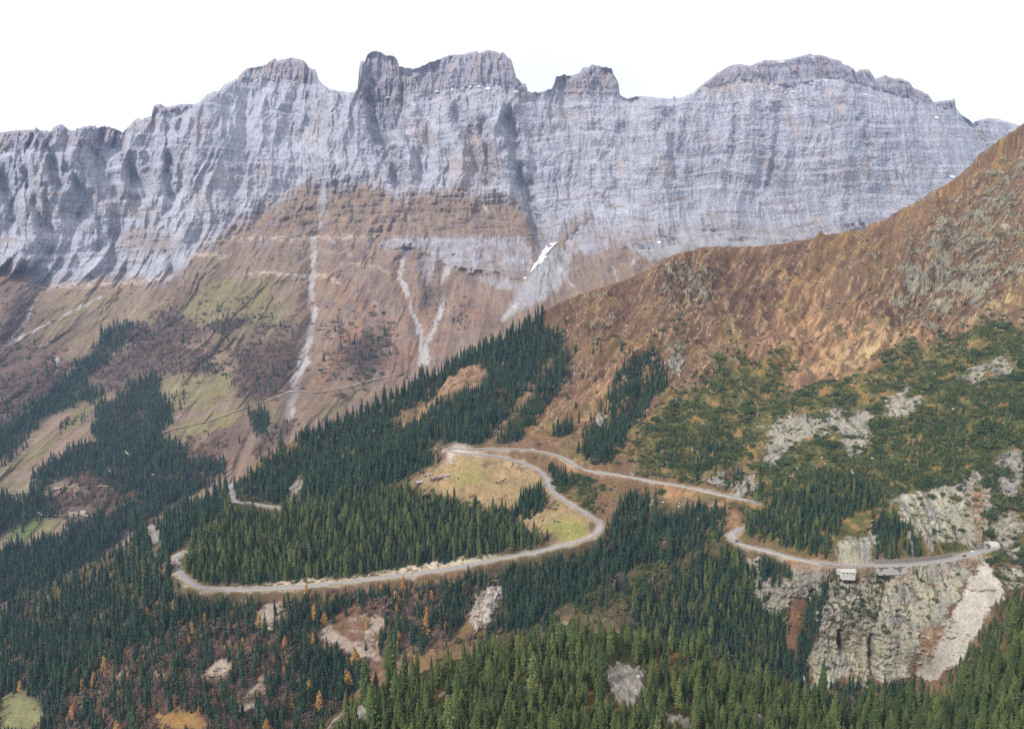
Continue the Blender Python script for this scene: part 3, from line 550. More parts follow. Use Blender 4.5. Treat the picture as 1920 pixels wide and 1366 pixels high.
# grass below the top hairpin
MDW = area(6, [(760,915),(800,885),(850,858),(930,856),(990,874),(1024,905),(1030,935),(980,955),(930,958),(860,950),(820,935)], [(960,975),(1000,960),(1060,950),(1100,975),(1108,992),(1080,1012),(1000,1000),(950,985)], wx=.4, wy=.3)
c = mix(c, S(160,138,102), np.clip(MDW * 1.2, 0, 1)); c = mix(c, S(174,146,106), MDW * sstep(0, .4, n2) * .7)
c = mix(c, S(132,106,82), MDW * sstep(.15, .5, fbm(x / 25, y / 12, 236, 4)) * .8)
MDG = area(7, [(850,895),(905,885),(920,893),(880,905),(850,907)], [(1010,985),(1060,975),(1098,978),(1095,1000),(1070,1008),(1030,1000)], wx=.5, wy=.3)
c = mix(c, S(148,144,84), np.clip(MDG * 1.2, 0, 1))
# dwarf scrub
SCRB = area(26, [(1180,870),(1220,790),(1290,715),(1380,668),(1470,662),(1500,690),(1450,715),(1432,770),(1400,850),(1320,888),(1260,895)], [(1450,770),(1470,735),(1560,718),(1650,712),(1662,648),(1740,640),(1800,620),(1925,592),(1925,1060),(1800,1040),(1640,1040),(1400,1000),(1380,960),(1420,900)], [(1300,690),(1360,655),(1400,650),(1380,672)], [(1220,635),(1270,615),(1290,635),(1240,655)], [(1040,905),(1100,895),(1130,920),(1100,950),(1060,935)])
SCRB = sstep(.3, .6, SCRB + .35 * b1 + .2 * n2)
c = mix(c, S(92,94,52), SCRB * .92); c = mix(c, S(146,114,70), SCRB * sstep(.0, .4, n2 + .5 * b2 + .3 * b1) * .85); c = mix(c, S(72,70,40), SCRB * sstep(.1, .5, -n2) * .7)
# timber floor, cut-over patches, autumn undergrowth
FLR = area(8, [(-360,1290),(0,1140),(262,1000),(440,905),(600,805),(1000,600),(1060,590),(1070,690),(940,835),(850,838),(760,915),(930,960),(1000,1000),(1050,1020),(900,1060),(560,1105),(420,1110),(600,1130),(660,1260),(560,1700),(-360,1700)], [(900,1070),(1120,1010),(1200,920),(1340,960),(1400,1020),(1480,1060),(1480,1280),(1400,1700),(700,1700),(900,1190)])
c = mix(c, S(86,80,56), FLR * .9); c = mix(c, S(124,104,74), FLR * .55 * sstep(.05, .5, n2))
AUT = area(14, [(40,1366),(120,1280),(250,1200),(400,1150),(600,1120),(900,1070),(920,1180),(700,1250),(600,1366)])
c = mix(c, S(128,98,80), AUT * sstep(-.3, .3, n2 + .3 * b1)); c = mix(c, S(158,136,118), AUT * sstep(.1, .45, b1) * .6)
LOWM = area(10, [(-40,1300),(30,1296),(66,1306),(84,1324),(60,1372),(-40,1372)]); c = mix(c, S(134,132,92), np.clip(LOWM * 1.1, 0, 1))
OCH = area(8, [(285,1345),(340,1330),(385,1345),(390,1372),(280,1372)]); c = mix(c, S(164,128,76), OCH)
CUT = area(6, [(858,672),(905,672),(915,690),(895,716),(840,738),(800,764),(735,790),(722,778),(772,750),(820,716)], [(1030,660),(1040,668),(985,740),(935,815),(915,835),(905,832),(960,760)], [(830,850),(810,880),(760,905),(790,880)], [(555,935),(640,930),(560,950)], wx=.5)
c = mix(c, S(160,130,104), np.clip(CUT * 1.15, 0, 1) * sstep(-.6, .1, n2)); c = mix(c, S(150,104,70), CUT * sstep(0, .4, b2) * .6)
ORB = area(4, [(1478,1150),(1492,1120),(1502,1150),(1500,1200),(1488,1235),(1472,1225)], [(1440,1245),(1475,1235),(1495,1265),(1480,1290),(1445,1280)], [(1730,1210),(1735,1175),(1770,1165),(1765,1200),(1748,1235)], [(1815,910),(1840,905),(1842,990),(1830,1020)], [(1545,1062),(1540,1075),(1470,1060),(1480,1048)], [(1600,1068),(1640,1066),(1640,1075),(1600,1078)], [(1570,1275),(1620,1270),(1600,1300)])
# rock
RK = S(160,154,140)
rk = np.tile(RK, (len(px), 1)); rk = mix(rk, S(172,167,150), cl_); v1 = fbm(x / 7, z / 60, 241, 4); v2 = fbm(x / 24, z / 24, 242, 4)
rk = mix(rk, S(180,174,136), sstep(-.1, .5, v2) * .4 * (.4 + .6 * cl_)); rk = mix(rk, S(92,90,58), cl_ * .6 * sstep(.22, .5, fbm(x / 14, z / 20, 250, 5, .65))); rk = mix(rk, S(150,146,146), sstep(.1, .5, -v2) * .7)
rk = rk * (1 - .35 * sstep(.12, .5, v1) + .14 * sstep(.1, .5, -v1))[:, None]; rk = mix(rk, S(104,92,74), sstep(.2, .45, b2 + .4 * q(fr)) * .75)
ckb = sstep(.09, .02, np.abs(pn(x / 9 + .8 * fbm(x / 12, z / 20, 247, 3), z / 42 + x / 60, 248))) * sstep(-.1, .3, fbm(x / 24, z / 24, 249, 2)); rk = rk * (1 - .5 * ckb)[:, None]
c = mix(c, rk, rb)
c = mix(c, rk * np.array([.84, .84, .74]), ru * .88)
WHT = .8 * sstep(.42, .58, fbm(x / 3.2, (y + z) / 3.4, 243, 3, .6)) * sstep(-.1, .3, n1 + .3 * b1 + hU.reshape(-1)) * up
c = mix(c, S(196,182,156), WHT * .8)
c = mix(c, S(152,114,82), np.clip(ORB * 1.2, 0, 1) * .7 * sstep(-.6, .1, b2 + b1))
scc = np.tile(S(190,182,170), (len(px), 1)) * (1 + .12 * fbm(x / 8, z / 30, 244, 4) + .12 * fbm(x / 1.6, z / 1.6, 245, 2))[:, None]
c = mix(c, scc * (1 - .22 * np.array([.6, 1, 1.25]) * sstep(1000, 800, px)[:, None]), sc1)
shoulder = (1 - sstep(4.5, 9 , ds + 5 * b1)); c = mix(c, S(176,160,140), shoulder * .8)
LAY = area(3, [(843,838),(850,832),(862,830),(880,834),(892,840),(870,843),(845,846)], [(838,846),(880,848),(920,853),(900,856),(848,852)], [(840,850),(850,850),(848,868),(838,872)], wx=.2, wy=.1)
c = mix(c, S(200,188,176), np.clip(LAY * 1.2, 0, 1) * .9)
BNK = area(3, [(380,1096),(470,1094),(560,1082),(640,1078),(700,1074),(850,1050),(930,1034),(940,1040),(850,1062),(700,1082),(560,1098),(420,1104)], [(700,1074),(760,1062),(850,1040),(940,1032),(930,1042),(760,1074)], [(520,1085),(530,1070),(545,1065),(560,1085)], wx=.6, wy=.5)
c = mix(c, S(196,182,158) * (1 + .25 * b2[:, None]), np.clip(BNK * 1.3, 0, 1) * sstep(-.4, .0, b2 + .5 * b1))
HOLD = area(3, [(1180,960),(1220,935),(1235,942),(1200,975)], [(1225,1010),(1240,985),(1250,990),(1235,1015)], wx=1)
c = mix(c, S(212,190,160), HOLD * sstep(-.1, .1, b2))
c = c * (1 + .1 * n2)[:, None]
cB = c.reshape(BX.shape + (3,))
PB = backside(P, 1.0, 500)
cB2 = np.concatenate([np.repeat(cB[:1], 10, 0), cB], 0).reshape(-1, 3)
tag(link('hill', grid_mesh('hill', PB, M_hill, cB2, None, False)), kind='structure')

# ---- roads
M_road = simple('worn_asphalt', S(160,156,154), .9, .12, .3)
M_line = simple('road_paint', S(226,224,216), .7, .06, .5)
def ribbon(R, w, dz=0.0, off=0.0):
    T = np.gradient(R, axis=0); T[:, 2] = 0; T /= np.linalg.norm(T, axis=1)[:, None] + 1e-9
    N = np.stack([-T[:, 1], T[:, 0], 0 * T[:, 0]], 1); up_ = np.array([0, 0, dz])
    n = len(R); V = np.vstack([R + N * (off - w / 2) + up_, R + N * (off + w / 2) + up_])
    return V, [(i, i + 1, n + i + 1, n + i) for i in range(n - 1)]
def facing(V, fc):
    V = np.asarray(V); a, b, c_ = V[fc[0][0]], V[fc[0][1]], V[fc[0][2]]
    return fc if np.cross(b - a, c_ - a)[2] > 0 else [f[::-1] for f in fc]
for k, R in ROADS.items():
    V, fc = ribbon(R, 6.2); tag(link('road', mesh('road', V, facing(V, fc), [M_road])), kind='structure')
    if k in ('pass_upper', 'pass_lower', 'gorge'):
        VV, FF = [], []
        for off in (-2.8, 2.8):
            V, fc = ribbon(R, .22, .006, off); FF += [tuple(i + len(VV) for i in f) for f in facing(V, fc)]; VV += list(V)
        tag(link('road_markings', mesh('road_markings', VV, FF, [M_line])), kind='structure')
M_track = simple('pale_gravel', S(196,184,160,.7), .95, .12, .2)
TRK = [([(300,808),(350,797),(400,785),(440,770),(480,757),(540,740),(590,735),(640,728),(700,714),(760,700)], 4.5), ([(0,932),(40,924),(80,916),(120,912),(165,907),(200,903),(240,898),(270,892),(292,887),(270,886),(240,883),(216,879)], 4.5), ([(175,873),(195,875),(212,879)], 4),([(60,955),(75,961),(92,964),(112,960),(140,958),(160,957),(190,960),(215,961)], 4), ([(230,840),(238,845),(255,848),(275,838)], 4)]
for pts_, wd in TRK:
    s_ = spline(pts_, 10); R = smooth1(landA.at(s_[:, 0], s_[:, 1]), 3); R[:, 2] += 2.2; R[:, 1] -= 1.5
    V, fc = ribbon(R, wd); tag(link('track', mesh('track', V, facing(V, fc), [M_track])), kind='structure')

# ================================================================== C: the wooded knoll in front
C_crest = [(-350,1950),(150,1680),(300,1570),(450,1470),(560,1405),(600,1380),(650,1322),(700,1288),(760,1268),(880,1228),(960,1200),(1050,1186),(1150,1186),(1250,1210),(1340,1236),(1430,1276),(1500,1312),(1600,1326),(1700,1314),(1780,1306),(1810,1285),(1850,1238),(1900,1178),(1920,1158),(2100,1060),(2270,1000)]
C_bot = [(-350,2650),(2270,2650)]
C_pts = [(-350,1950,300),(150,1680,360),(300,1570,390),(450,1470,410),(600,1380,440),(700,1288,455),(880,1228,480),(1100,1186,500),(1250,1210,505),(1430,1276,475),(1600,1326,450),(1780,1306,440),(1850,1238,450),(1920,1158,470),(2100,1060,490),(2270,1000,500),(700,1366,400),(960,1366,372),(960,1280,425),(1200,1300,425),(1200,1366,385),(1500,1366,405),(1800,1366,395),(1920,1300,400),(2270,1300,380),(960,1700,235),(0,2000,240),(1800,1700,250),(-350,2650,110),(960,2650,110),(2270,2650,110),(2270,1700,240)]
fC = tps(C_pts)
_cy = np.interp(_sx, [p[0] for p in C_crest], [p[1] for p in C_crest]) + 7 * fbm(_sx / 26, _sx * 0, 6, 4, .6)
CX, CY, Y, cyC, byC = layer(list(zip(_sx, _cy)), C_bot, fC, 330, 1.9)
P = lift(CX, CY, Y); X, Yw = P[..., 0] + 0, P[..., 1] + 0
und = 3.5 * fbm(X / 60, Yw / 60, 301, 3) + 1.2 * fbm(X / 14, Yw / 14, 302, 4)
KN = polys([(1130,1262),(1160,1245),(1195,1250),(1212,1285),(1200,1320),(1165,1325),(1140,1295)], [(588,1366),(605,1345),(640,1335),(650,1345),(625,1366)], [(660,1335),(690,1320),(695,1345),(670,1350)], [(845,1275),(870,1270),(872,1282),(850,1286)], [(970,1290),(990,1285),(1000,1300),(980,1310)], [(1240,1345),(1290,1340),(1300,1366),(1250,1366)], [(1860,1225),(1880,1215),(1890,1230),(1870,1240)], [(818,1298),(835,1290),(838,1310),(825,1315)],[(1400,1355),(1440,1345),(1440,1366)],[(1060,1222),(1075,1218),(1075,1228)])
knl = blur(KN, 8)
wc = 14 * fbm(X / 12, Yw / 12, 303, 4, .6)
rc = sstep(.36, .54, look(knl, CX + wc, CY + .6 * wc) * .9 + .55 * fbm(X / 7, Yw / 7, 304, 5, .65) - .02)
und = und + rc * (1.2 + 2.4 * ridged(X / 7, Yw / 7, 305, 4))
P[..., 2] += und * np.clip((CY - cyC[None]) / 12, .1, 1)
landC = Land(P, cyC, byC, 1.9)
px, py, x, y, rcf = map(q, (CX, CY, X, Yw, rc))
n1 = fbm(x / 30, y / 30, 311, 4); n2 = fbm(x / 6, y / 6, 312, 4)
c = np.zeros((len(px), 3)); c[:] = S(84,80,46); c = mix(c, S(120,92,52), sstep(.1, .5, n1) * .8); c = mix(c, S(64,72,38), sstep(.05, .5, n2) * .7)
c = mix(c, S(150,143,132) * (1 + .3 * n2[:, None]), rcf); c = mix(c, S(108,98,84), rcf * sstep(.2, .5, fbm(x / 2.2, y / 2.2, 313, 3)) * .7)
PC = backside(P, 1.05, 140)
c = c.reshape(CX.shape + (3,)); c = np.concatenate([np.broadcast_to(S(84,80,46), (10,) + c.shape[1:]), c], 0).reshape(-1, 3)
tag(link('terrain', grid_mesh('terrain', PC, M_near, c)), kind='structure')
# ================================================================== plants
class MB:
    def __init__(s): s.v, s.f, s.m = [], [], []
    def add(s, vs, fs, mi=0):
        n = len(s.v); s.v += [tuple(v) for v in vs]; s.f += [tuple(i + n for i in f) for f in fs]; s.m += [mi] * len(fs)
    def frond(s, b, t, w, lift_, mi=0):
        """a roof-shaped spray from b to t"""
        b = np.array(b, float); t = np.array(t, float); d = t - b; n = np.cross(d, (0, 0, 1)); n /= np.linalg.norm(n) + 1e-9
        m = b + d * .55
        s.add([b, m + n * w - (0, 0, lift_ * .5), t, m - n * w - (0, 0, lift_ * .5), m + np.array((0, 0, lift_))], [(0, 1, 4), (1, 2, 4), (2, 3, 4), (3, 0, 4)], mi)
    def cone(s, z0, z1, r0, r1, n=6, mi=0, jit=0, rnd=random):
        vs = [(r0 * (1 + jit * rnd.uniform(-1, 1)) * math.cos(2 * math.pi * i / n), r0 * (1 + jit * rnd.uniform(-1, 1)) * math.sin(2 * math.pi * i / n), z0) for i in range(n)]
        vs += [(r1 * math.cos(2 * math.pi * i / n), r1 * math.sin(2 * math.pi * i / n), z1) for i in range(n)]
        s.add(vs, [(i, (i + 1) % n, n + (i + 1) % n, n + i) for i in range(n)] + [tuple(range(n - 1, -1, -1)), tuple(range(n, 2 * n))], mi)
    def build(s, name, mats, smooth=False):
        return mesh(name, s.v, s.f, mats, smooth, s.m)
def spruce_crown(mb, seed, tiers=17, rad=.135, power=.85, gap=0.0, droop=.5, per=8, base=.07):
    r = random.Random(seed)
    for i in range(tiers):
        z = base + (.97 - base) * (i / (tiers - 1)) ** .95
        R = rad * ((1 - z) ** power) * r.uniform(.8, 1.12) + .012
        k = max(4, int(per * (1 - .45 * z))); a0 = r.uniform(0, 6.3)
        for j in range(k):
            if r.random() < gap: continue
            a = a0 + 6.283 * j / k + r.uniform(-.25, .25); q_ = R * r.uniform(.72, 1.25)
            zz = z + r.uniform(-.012, .012)
            mb.frond((0, 0, zz + .02), (q_ * math.cos(a), q_ * math.sin(a), zz - droop * q_), .30 * q_ + .008, .02 + .12 * q_)
    mb.cone(base + .02, .9, rad * .55, .006, 7, 0, .2, r)
    mb.frond((0, 0, .93), (.004, 0, 1.0), .008, .004)
def pine_crown(mb, seed, rad=.15):
    r = random.Random(seed)
    for i in range(95):
        z = .08 + .9 * (i / 94) ** 1.0; t = (z - .08) / .92
        prof = (math.sin(math.pi * min(1, .18 + .82 * t) ** .8) ** .75) * (1 - .25 * t) + .03
        a = r.uniform(0, 6.283); R = rad * prof * r.uniform(.55, 1.1)
        b = (R * .15 * math.cos(a), R * .15 * math.sin(a), z - .03)
        mb.frond(b, (R * math.cos(a), R * math.sin(a), z + r.uniform(-.035, .03)), rad * r.uniform(.26, .42) * (.35 + prof * .65), .035 * (.5 + prof * .5))
    mb.cone(.1, .55, rad * .5, rad * .62, 7, 0, .2, r); mb.cone(.55, .93, rad * .62, .01, 7, 0, .2, r)
def dome(mb, seed, n, rad=1.0, h=.75, leaf=.3, core=.7):
    r = random.Random(seed)
    for i in range(n):
        a = r.uniform(0, 6.283); e = math.asin(r.uniform(.02, 1)); q_ = r.uniform(.7, 1.05)
        c_ = np.array([q_ * rad * math.cos(e) * math.cos(a), q_ * rad * math.cos(e) * math.sin(a), q_ * h * math.sin(e)])
        u = np.array([r.gauss(0, 1), r.gauss(0, 1), r.gauss(0, .6)]); u /= np.linalg.norm(u)
        mb.frond(c_ - u * leaf * .6, c_ + u * leaf * .6 + np.array([0, 0, leaf * .25]), leaf * .42, leaf * .22)
    if core:
        k = 8; vs = [(core * rad * math.cos(6.283 * i / k), core * rad * math.sin(6.283 * i / k), -.1) for i in range(k)] + [(core * .7 * rad * math.cos(6.283 * i / k + .3), core * .7 * rad * math.sin(6.283 * i / k + .3), h * core * .75) for i in range(k)] + [(0, 0, h * core)]
        mb.add(vs, [(i, (i + 1) % k, k + (i + 1) % k, k + i) for i in range(k)] + [(k + i, k + (i + 1) % k, 2 * k) for i in range(k)])
def boulder_mesh(seed, mat):
    r = random.Random(seed); vs, fs = [], []
    import bmesh
    bm = bmesh.new(); bmesh.ops.create_icosphere(bm, subdivisions=2, radius=1)
    off = [Vector((r.gauss(0, 1), r.gauss(0, 1), r.gauss(0, 1))).normalized() for _ in range(9)]
    for v in bm.verts:
        k = 1.0
        for o in off: 
            dd = v.co.normalized().dot(o)
            if dd > .62: k = min(k, .62 / dd * r.uniform(.97, 1.03))
        v.co *= k; v.co.z *= .75
    me = bpy.data.meshes.new('boulder'); bm.to_mesh(me); bm.free(); me.materials.append(mat); return me

M_bark = simple('bark', (.075, .055, .042), .95, .3, 6)
M_spruce = foliage('spruce_needles', [(.015, .036, .022), (.026, .052, .028), (.044, .070, .032)])
M_pine = foliage('pine_needles', [(.036, .056, .022), (.066, .092, .028), (.112, .126, .040)])
M_larch = foliage('larch_needles', [(.24, .13, .045), (.36, .21, .06), (.30, .14, .06)])
M_dwarf = foliage('dwarf_pine_needles', [(.028, .048, .018), (.058, .080, .026), (.115, .112, .038)])
M_autumn = foliage('autumn_twigs', [(.13, .08, .06), (.17, .11, .08), (.13, .09, .085), (.21, .125, .07)])
M_stone = simple('pale_stone', S(196,188,172), .9, .25, 1.2)

KINDS = {}
def kind(name, crowns, trunk_r, trunk_h, mat):
    prot = []
    for cm in crowns:
        mb = MB(); cm(mb); crown = mb.build(name + '_crown', [mat])
        tr = None
        if trunk_r:
            tb = MB(); tb.cone(-.06, trunk_h, trunk_r, trunk_r * .25, 6); tr = tb.build(name + '_trunk', [M_bark], True)
            jb = MB(); jb.v, jb.f, jb.m = list(mb.v), list(mb.f), list(mb.m); jb.cone(-.06, trunk_h, trunk_r, trunk_r * .25, 6, 1)
            whole = jb.build(name + '_whole', [mat, M_bark])
        else: whole = crown
        prot.append((crown, tr, whole))
    KINDS[name] = dict(prot=prot, pts=[])
kind('spruce', [lambda mb, s=s: spruce_crown(mb, s, rad=.128 + .018 * (s % 3), power=.5, tiers=15, gap=.08) for s in range(5)] + [lambda mb: spruce_crown(mb, 15, rad=.095, power=.45, tiers=16, gap=.15), lambda mb: spruce_crown(mb, 16, rad=.19, power=.6, tiers=13, gap=.12, droop=.65)], .014, .95, M_spruce)
kind('pine', [lambda mb, s=s: pine_crown(mb, 20 + s, .135 + .015 * (s % 3)) for s in range(5)] + [lambda mb, s=s: spruce_crown(mb, 40 + s, rad=.14, power=.42, droop=.3, per=9) for s in range(2)], .016, .9, M_pine)
kind('larch', [lambda mb, s=s: spruce_crown(mb, 60 + s, tiers=13, rad=.24, gap=.15, droop=.1, power=.6, per=8) for s in range(2)] + [lambda mb: pine_crown(mb, 70, .27)], .016, .95, M_larch)
kind('dwarf_pine', [lambda mb, s=s: dome(mb, 80 + s, 90, h=.6, leaf=.26) for s in range(3)], 0, 0, M_dwarf)
kind('autumn_shrub', [lambda mb, s=s: dome(mb, 90 + s, 120, h=1.1, leaf=.17, core=.55) for s in range(3)], .05, .7, M_autumn)

# ---- where they grow
clear = np.zeros((MH, MW), f32)
for k, R in ROADS.items():
    a, b = project(R[:, 0], R[:, 1], R[:, 2]); keep_ = slice(None)
    line(list(zip(a, b))[::2], 9 if k.startswith('pass') or k == 'gorge' else 6, clear)
for p_ in [(790,912),(806,899),(812,906),(824,903),(838,900),(1582,1073),(1850,1026),(1558,1058),(818,835),(140,957),(160,955)]:
    line([(p_[0] - 6, p_[1]), (p_[0] + 6, p_[1])], 9, clear)
clear2 = np.zeros((MH, MW), f32)
for M_, v_ in [(polys([(735,792),(800,766),(842,740),(897,718),(915,690),(905,674),(858,674),(820,718),(772,752),(722,780)], [(1030,664),(1040,670),(990,745),(940,815),(905,832),(960,762)]), .82), (SCREEP, .7), (SCREE2, .85), (ROCKP, .5), (polys([(0,1300),(30,1296),(66,1306),(84,1324),(60,1366),(0,1366)], [(285,1345),(340,1330),(385,1345),(390,1366),(280,1366)]), 2.0), (polys([(760,915),(800,885),(850,858),(930,856),(990,874),(1024,905),(985,915),(968,945),(930,955),(860,946),(820,932)], [(975,978),(1000,965),(1060,955),(1100,975),(1104,990),(1080,1008),(1050,1000),(985,988)]), .9), (KN, 1.5), (polys([(540,912),(562,887),(574,898),(562,932),(540,936)]), .9)]:
    clear2 = np.maximum(clear2, M_ * v_)
def scatter(land, M, spacing, Yrep, name, H, Hs=.18, vs=.8, pr=1.0, rough=.5, wpx=8, seed=0, gaps=None, other=None, clr=.985, soft=1):
    """jittered planting; `other` = [(kind, chance, height)] mixes species"""
    r = np.random.RandomState(seed + 1000)
    step = spacing * F / Yrep
    ys, xs = np.nonzero(M > .05)
    if len(xs) == 0: return
    x0, x1, y0, y1 = PX0 + RES * xs.min(), PX0 + RES * xs.max(), RES * ys.min(), RES * ys.max()
    gx, gy = np.meshgrid(np.arange(x0, x1 + step, step), np.arange(y0, y1 + step, step * vs))
    gx[1::2] += step / 2
    gx = (gx + r.uniform(-.5, .5, gx.shape) * step).ravel(); gy = (gy + r.uniform(-.5, .5, gy.shape) * step * vs).ravel()
    e = wpx * fbm(gx / 28, gy / 28, 400 + seed, 3); dens = look(M, gx + e, gy + .6 * e)
    cl_ = fbm(gx / 40, gy / 26, 420 + seed, 3)
    ok = r.uniform(0, 1, len(gx)) < dens * pr * (1 + rough * 1.6 * cl_)
    gx, gy, cl_ = gx[ok], gy[ok], cl_[ok]
    if gaps is not None:
        ok = r.uniform(0, 1, len(gx)) > gaps(gx, gy); gx, gy, cl_ = gx[ok], gy[ok], cl_[ok]
    P_ = land.at(gx, gy)
    h = H * np.exp(Hs * r.randn(len(gx))) * (1 + .12 * cl_)
    ax, ay = project(P_[:, 0], P_[:, 1], P_[:, 2]); bx_, by_ = project(P_[:, 0], P_[:, 1], P_[:, 2] + h)
    hit = np.maximum.reduce([look(clear, ax, ay), look(clear, ax, ay * .5 + by_ * .5), look(clear, ax, by_), look(clear, ax, ay * .75 + by_ * .25), look(clear, ax, ay * .25 + by_ * .75)])
    ok = (hit < .15) | (r.uniform(0, 1, len(gx)) > clr)
    near_ = look(clear, ax, ay) > .1; ok &= ~near_
    hc = (look(clear2, ax, ay) + look(clear2, ax, ay * .6 + by_ * .4) + look(clear2, ax, ay * .25 + by_ * .75)) / 2.2
    ok &= r.uniform(0, 1, len(gx)) > hc * soft
    for P1, h1 in zip(P_[ok], h[ok]):
        nm, hh = name, h1
        if other:
            u = r.rand()
            for (k2, p2, f2) in other:
                if u < p2: nm, hh = k2, h1 / H * f2; break
                u -= p2
        KINDS[nm]['pts'].append((P1[0], P1[1], P1[2], hh, r.rand() * 6.283, r.randint(len(KINDS[nm]['prot']))))
rockcut = lambda gx, gy: .74 * sstep(.35, .6, look(rockB, gx, gy)) + .0
def G(r, *l): return blur(polys(*l), r)
# far slope
scatter(landA, fA1, 6.08, 1700, 'spruce', 17.0, .3, .62, .95, .75, seed=1)
scatter(landA, fA2, 7.20, 1900, 'spruce', 10.9, .3, .7, .7, 1.0, seed=2, other=[('autumn_shrub', .62, 5.5)])
scatter(landA, G(20, [(290,580),(480,580),(560,600),(560,720),(480,690),(300,700),(250,640)], [(0,640),(110,650),(110,720),(30,770),(-340,800),(-340,700)], [(590,600),(720,600),(760,690),(620,720)]), 10, 2100, 'autumn_shrub', 5, .45, .7, .5, 1.8, seed=3, other=[('spruce', .16, 13), ('dwarf_pine', .2, 5)])
scatter(landA, G(14, [(330,830),(430,820),(400,890),(330,920),(280,990),(240,1000),(300,920)], [(120,870),(240,870),(300,890),(150,905)], [(250,955),(200,1008),(180,1010),(262,930)], [(60,930),(160,905),(190,950),(60,958)]), 8, 1500, 'autumn_shrub', 5.5, .25, .7, .8, .6, seed=4, other=[('spruce', .12, 15)])
scatter(landA, G(10, [(640,640),(700,620),(710,690),(690,715),(660,700)], [(445,645),(560,600),(560,720),(470,760),(440,740)], [(790,520),(820,540),(830,590),(800,580)], [(850,580),(870,560),(880,610),(855,630)], [(0,560),(60,560),(60,610),(0,640)]), 13, 2100, 'autumn_shrub', 5, .3, .8, .6, 1., seed=5, other=[('spruce', .25, 15)])
scatter(landA, G(4, [(300,745),(345,735),(350,760),(310,765)], [(110,800),(170,770),(170,785),(120,812)], [(230,640),(260,620),(300,640),(260,660)], [(170,745),(200,728),(195,760),(150,770)], [(395,600),(470,593),(470,606),(400,618)],[(420,690),(445,700),(445,740),(425,720)]), 8.00, 1800, 'spruce', 14.7, .2, .7, .55, .8, seed=6)
# wooded ridge and plateau
FB1 = G(3, [(1020,588),(1000,606),(930,648),(880,674),(800,719),(700,768),(650,796),(600,818),(520,840),(480,872),(440,912),(400,932),(330,962),(262,1006),(255,1030),(300,1030),(330,1040),(350,1010),(420,962),(520,948),(560,950),(600,940),(690,935),(740,908),(775,888),(835,855),(815,842),(840,832),(900,833),(930,800),(985,735),(1030,665),(1045,640),(1050,610)])
for l_ in ([(858,674),(905,674),(915,690),(897,718),(842,740),(800,766),(735,792),(722,780),(772,752),(820,718)], [(540,912),(562,885),(574,898),(560,938),(540,940)], [(425,925),(440,945),(540,957),(545,968),(440,955),(425,940)], [(745,905),(760,893),(800,880),(815,868),(830,860),(760,910)],[(660,912),(690,905),(690,918),(665,925)]):
    poly(*l_, out=FB1, val=.06)
scatter(landB, FB1, 5.12, 1180, 'spruce', 16.2, .26, .62, 1.05, .25, wpx=5, seed=10)
scatter(landB, G(3, [(1042,648),(1072,636),(1068,690),(1010,765),(985,800),(968,832),(922,826),(960,770),(1000,720)], [(1185,668),(1222,655),(1250,680),(1243,722),(1200,765),(1175,800),(1150,862),(1105,865),(1078,838),(1110,800),(1128,745),(1150,705)], [(1036,806),(1070,778),(1078,792),(1050,815)]), 5.28, 1130, 'spruce', 15.1, .25, .62, .95, .3, wpx=5, seed=11, gaps=rockcut)
scatter(landB, G(2, [(1022,858),(1050,852),(1068,862),(1080,885),(1070,915),(1048,918),(1032,895)], [(968,930),(985,915),(1015,906),(1026,930),(1022,952),(995,972),(968,968)], [(920,965),(955,950),(972,960),(965,980),(925,985)], [(846,852),(884,852),(884,862),(850,862)]), 4.96, 950, 'spruce', 15.5, .14, .6, 1.1, .2, wpx=3, seed=12)
FB5 = G(3, [(352,1052),(366,1010),(420,972),(470,955),(540,958),(600,945),(700,938),(770,928),(860,950),(935,968),(962,992),(1000,1005),(1058,1008),(1040,1018),(960,1036),(850,1046),(740,1066),(640,1076),(560,1085),(480,1094),(420,1098),(385,1092),(362,1074)])
scatter(landB, FB5, 4.64, 900, 'spruce', 13.9, .22, .55, 1.08, .2, wpx=4, seed=13, other=[('pine', .5, 19)])
scatter(landB, G(8, [(1000,600),(1060,560),(1130,570),(1080,640),(1040,650)], [(1050,640),(1120,640),(1240,690),(1180,760),(1060,800)], [(800,880),(850,900),(830,950),(760,940)], [(740,905),(800,870),(840,880),(800,930)], [(1080,790),(1160,780),(1180,860),(1100,870)]), 14.40, 1150, 'spruce', 12.3, .25, .7, .22, 1.4, seed=14)
crb = [(x, np.interp(x, [p[0] for p in B_crest], [p[1] for p in B_crest])) for x in range(560, 1030, 10)]
scatter(landB, G(2, [(x, y - 1) for x, y in crb] + [(x, y + 13) for x, y in crb[::-1]]), 4.65, 1290, 'spruce', 19.3, .25, .6, 1.2, .3, wpx=1, seed=33, soft=0)
